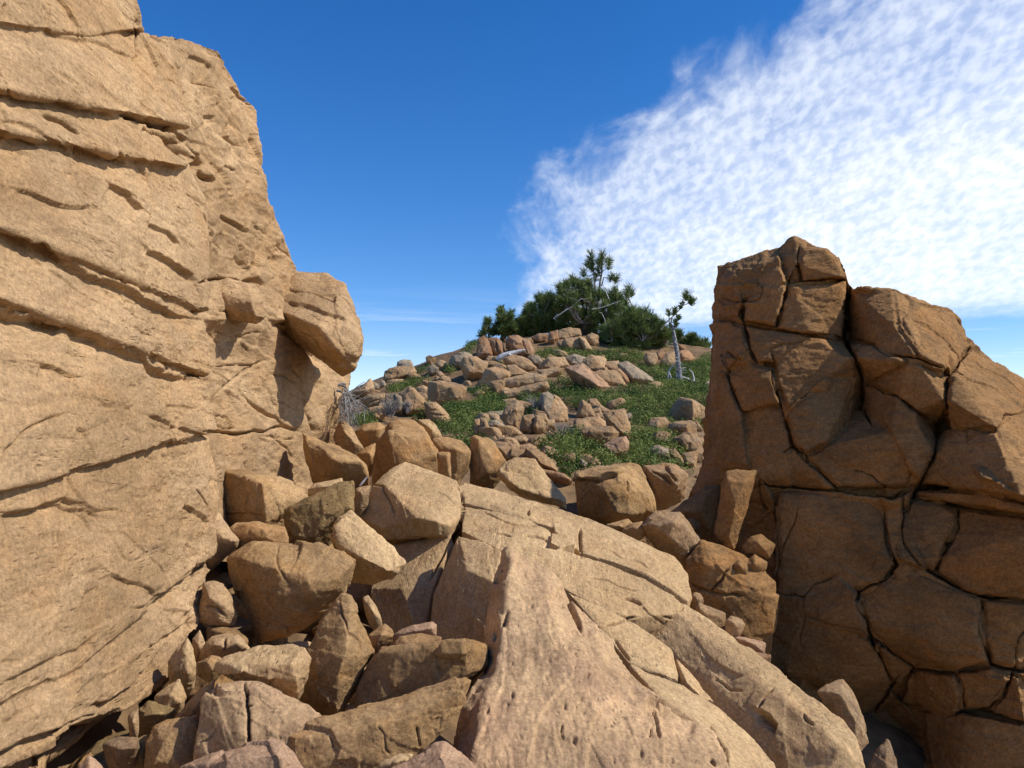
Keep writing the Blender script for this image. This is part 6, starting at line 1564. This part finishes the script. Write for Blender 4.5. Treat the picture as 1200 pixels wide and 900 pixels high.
# white dead log
Dl = ground_at(580, 425) or 25
P = pxl(H2([(318, 385), (345, 368), (380, 350), (440, 330), (505, 314), (570, 300)]), Dl - .6)
V, Fq = tube([(P, np.array([.06, .085, .08, .07, .05, .02])), (pxl(H2([(350, 362), (330, 400), (345, 420)]), Dl - .6), np.array([.05, .035, .015])), (pxl(H2([(420, 338), (440, 350), (470, 350)]), Dl - .7), np.array([.04, .03, .012]))], 10)
V = V + .012 * fbm(V * 9, 3, 911)[:, None] * np.array([.5, .2, 1])
lg = new_mesh('dead_log', V, Fq, MAT['dead'], origin=P.mean(0)); tag(lg, 'white bleached dead log lying across the rocks at the crest left side', 'log')

# bleached dead twigs by the cliff
Dt = 8.7
segs = []
O8 = H8
base = pxl(O8([(20, 20)]), Dt)[0]
ends = [(235, 190), (215, 130), (165, 225), (150, 290), (125, 310), (105, 285), (95, 330), (60, 250), (40, 270), (10, 260), (-10, 200), (30, 190), (75, 200), (130, 160), (190, 150), (115, 240), (-20, 130), (60, 300)]
for k, e in enumerate(ends):
    st = (rng.uniform(5, 60), rng.uniform(-40, 60)); mid = ((st[0] + e[0]) / 2 + rng.uniform(-6, 22), (st[1] + e[1]) / 2 - rng.uniform(0, 26))
    q1 = ((st[0] + mid[0]) / 2 + 4, (st[1] + mid[1]) / 2 - 6); q2 = ((mid[0] + e[0]) / 2 + 5, (mid[1] + e[1]) / 2 - 6)
    d = Dt + rng.uniform(-.25, .25); d2 = d + rng.uniform(-.3, .1)
    pts = O8([st, q1, mid, q2, e]); P = unproj(np.array([p[0] for p in pts]), np.array([p[1] for p in pts]), np.linspace(d, d2, 5))
    r = rng.uniform(.005, .010); segs.append((P, np.linspace(r, r * .4, 5)))
    for _ in range(2):
        s = P[rng.integers(1, 4)]; e2 = s + rng.normal(0, .10, 3) + np.array([.03, 0, -.05]); segs.append((bez(s, e2, .05, 4), np.linspace(.006, .003, 4)))
for st, e in [((-10, -70), (60, -20)), ((-30, -60), (40, -75)), ((-40, -20), (30, 20))]:
    segs.append((pxl(O8([st, ((st[0] + e[0]) / 2, (st[1] + e[1]) / 2 - 10), e]), Dt), np.array([.018, .014, .01])))
V, Fq = tube(segs); tw = new_mesh('dead_branch', V, Fq, MAT['snag'], origin=base)
tag(tw, 'bleached silver dead branches drooping in a fan beside the cliff end', 'branches')
P = pxl(O8([(160, 820), (190, 785), (228, 740)]), 7.0)
V, Fq = tube([(P, np.array([.008, .012, .006]))]); st = new_mesh('dead_stick', V, Fq, MAT['dead'], origin=P.mean(0)); tag(st, 'single thin pale stick lying in the dark gap left of the big orange boulder', 'stick')

# leafless grey bushes
def dry_bush(label, c, hpx, wpx, D=None, n=70, mat='twig'):
    D = D or ground_at(c[0], c[1]); b = unproj(c[0], c[1], D)
    segs = []
    for _ in range(n):
        e = b + np.array([rng.normal(0, .36) * wpx * D / F, rng.normal(0, .25) * wpx * D / F, rng.uniform(.25, 1.0) * hpx * D / F])
        s = b + (e - b) * rng.uniform(0, .5) + rng.normal(0, .02, 3)
        segs.append((bez(s, e, .06, 5, .05), np.linspace(.007, .0035, 5)))
    V, Fq = tube(segs, 4); o = new_mesh('dry_bush', V, Fq, MAT[mat], origin=b); tag(o, label, 'bush')
dry_bush('round leafless grey-brown bush in front of the grey-sided boulder', (457, 488), 20, 20, D=(ground_at(457, 488) or 15) - .7)
dry_bush('leafless grey bush left of the grey stained boulder in the middle pile', (629, 484), 24, 18, D=(ground_at(629, 484) or 15) - .3)
dry_bush('sparse grey bush with bare twigs beneath the squarish pale boulder', (660, 515), 20, 20, D=(ground_at(660, 515) or 12) - .3)
dry_bush('thin dark dry bush on the stained dome boulder', (477, 483), 14, 8, D=(ground_at(477, 490) or 15) - .7, n=70)

# green ground cover
patches = [H1([(415, 525), (560, 470), (700, 470), (770, 500), (720, 550), (560, 560), (425, 570)]), H1([(640, 410), (700, 375), (830, 365), (830, 440), (720, 485), (640, 450)]),
           H1([(890, 450), (950, 405), (1060, 420), (1220, 450), (1220, 565), (1090, 575), (960, 530)]), H1([(930, 360), (1000, 340), (1010, 420), (930, 420)]),
           [(512, 512), (520, 478), (545, 462), (560, 450), (592, 462), (594, 492), (568, 508), (556, 545), (548, 550), (528, 530), (505, 508)], [(545, 470), (548, 440), (575, 445), (585, 455), (575, 480)],
           H8([(630, 240), (650, 130), (765, 130), (770, 210)]), H8([(800, 200), (950, 200), (960, 280), (860, 300)]), H8([(150, 290), (150, 190), (290, 195), (290, 260)]),
           H2([(600, 240), (700, 215), (800, 225), (860, 290), (1180, 295), (1200, 360), (900, 365), (720, 385), (620, 340)]), H2([(220, 410), (300, 400), (400, 415), (300, 470), (215, 470)]), H2([(100, 180), (160, 175), (170, 260), (60, 340), (30, 320)]),
           H2([(740, 545), (860, 480), (980, 465), (1040, 545), (1160, 630), (1260, 660), (1260, 760), (1000, 760), (900, 740), (800, 660), (740, 640)]), H2([(480, 720), (560, 680), (720, 650), (700, 700), (680, 830), (540, 830), (520, 760)]),
           H3([(0, 310), (260, 290), (470, 290), (560, 330), (560, 440), (600, 540), (700, 580), (560, 520), (420, 400), (250, 380), (60, 350)]), H3([(640, 440), (820, 440), (1150, 330), (1150, 640), (700, 640), (640, 560)]),
           [(672, 458), (700, 455), (760, 450), (835, 448), (838, 500), (825, 530), (812, 520), (795, 545), (770, 548), (745, 545), (735, 510), (742, 490), (725, 480), (700, 466), (690, 470)],
           H5([(400, 320), (600, 300), (800, 320), (1000, 330), (1120, 300), (1120, 420), (1060, 480), (1000, 430), (900, 430), (800, 500), (640, 520), (520, 560), (430, 600), (400, 460)]),
           H5([(0, 490), (90, 510), (200, 545), (280, 620), (400, 600), (560, 640), (620, 660), (800, 670), (860, 720), (700, 720), (560, 715), (300, 710), (60, 730), (-60, 700), (-130, 600), (-110, 520)]),
           H4([(680, 530), (720, 500), (820, 470), (900, 400), (1060, 390), (1100, 520), (1200, 540), (1200, 740), (960, 800), (860, 770), (800, 680), (700, 600)]), H5([(880, 700), (960, 710), (980, 740), (900, 790)])]
gxs = np.arange(-8, 10, .20); gys = np.arange(9.6, 31, .20)
XX, YY = np.meshgrid(gxs, gys); XX = XX.ravel() + rng.uniform(-.09, .09, XX.size); YY = YY.ravel() + rng.uniform(-.09, .09, YY.size)
ZZ = terrain(XX, YY); PP = np.stack([XX, YY, ZZ], -1); pj = proj(PP + np.array([0, 0, .12]))
keep = np.zeros(len(PP), bool)
for p in patches: keep |= inside(pj, p)
for p in HPOLY: keep &= ~inside(pj, p)
keep &= fbm(PP * .55 + 40, 3, 923) > -.30
PP = PP[keep]
print('shrub clumps', len(PP))
hgt = .5 + .5 * fbm(PP * .9, 3, 921)
nl = 130
cl = np.repeat(PP, nl, 0); n = len(cl); hh = np.repeat(np.clip(.15 + .15 * hgt, .08, .45), nl)
d = rng.normal(0, 1, (n, 3)); d[:, 2] = np.abs(d[:, 2]); d /= np.linalg.norm(d, axis=1)[:, None]
rad = rng.uniform(.45, 1.05, n)[:, None]
c = cl + d * rad * np.stack([np.full(n, .20), np.full(n, .20), hh], -1)
up = d + rng.normal(0, .55, (n, 3)); up /= np.linalg.norm(up, axis=1)[:, None]
ta = np.cross(up, rng.normal(0, 1, (n, 3))); ta /= np.linalg.norm(ta, axis=1)[:, None]; tb = np.cross(up, ta)
ln = rng.uniform(.013, .028, n)[:, None]
V = np.stack([c - ta * ln, c + tb * ln * .55, c + ta * ln, c - tb * ln * .55], 1).reshape(-1, 3)
sh = new_mesh('low_shrubs', V, np.arange(len(V)).reshape(-1, 4), MAT['leaf'], smooth=False)
tag(sh, 'low green evergreen ground cover spreading between the hillside rocks', 'shrubs', kind='stuff')
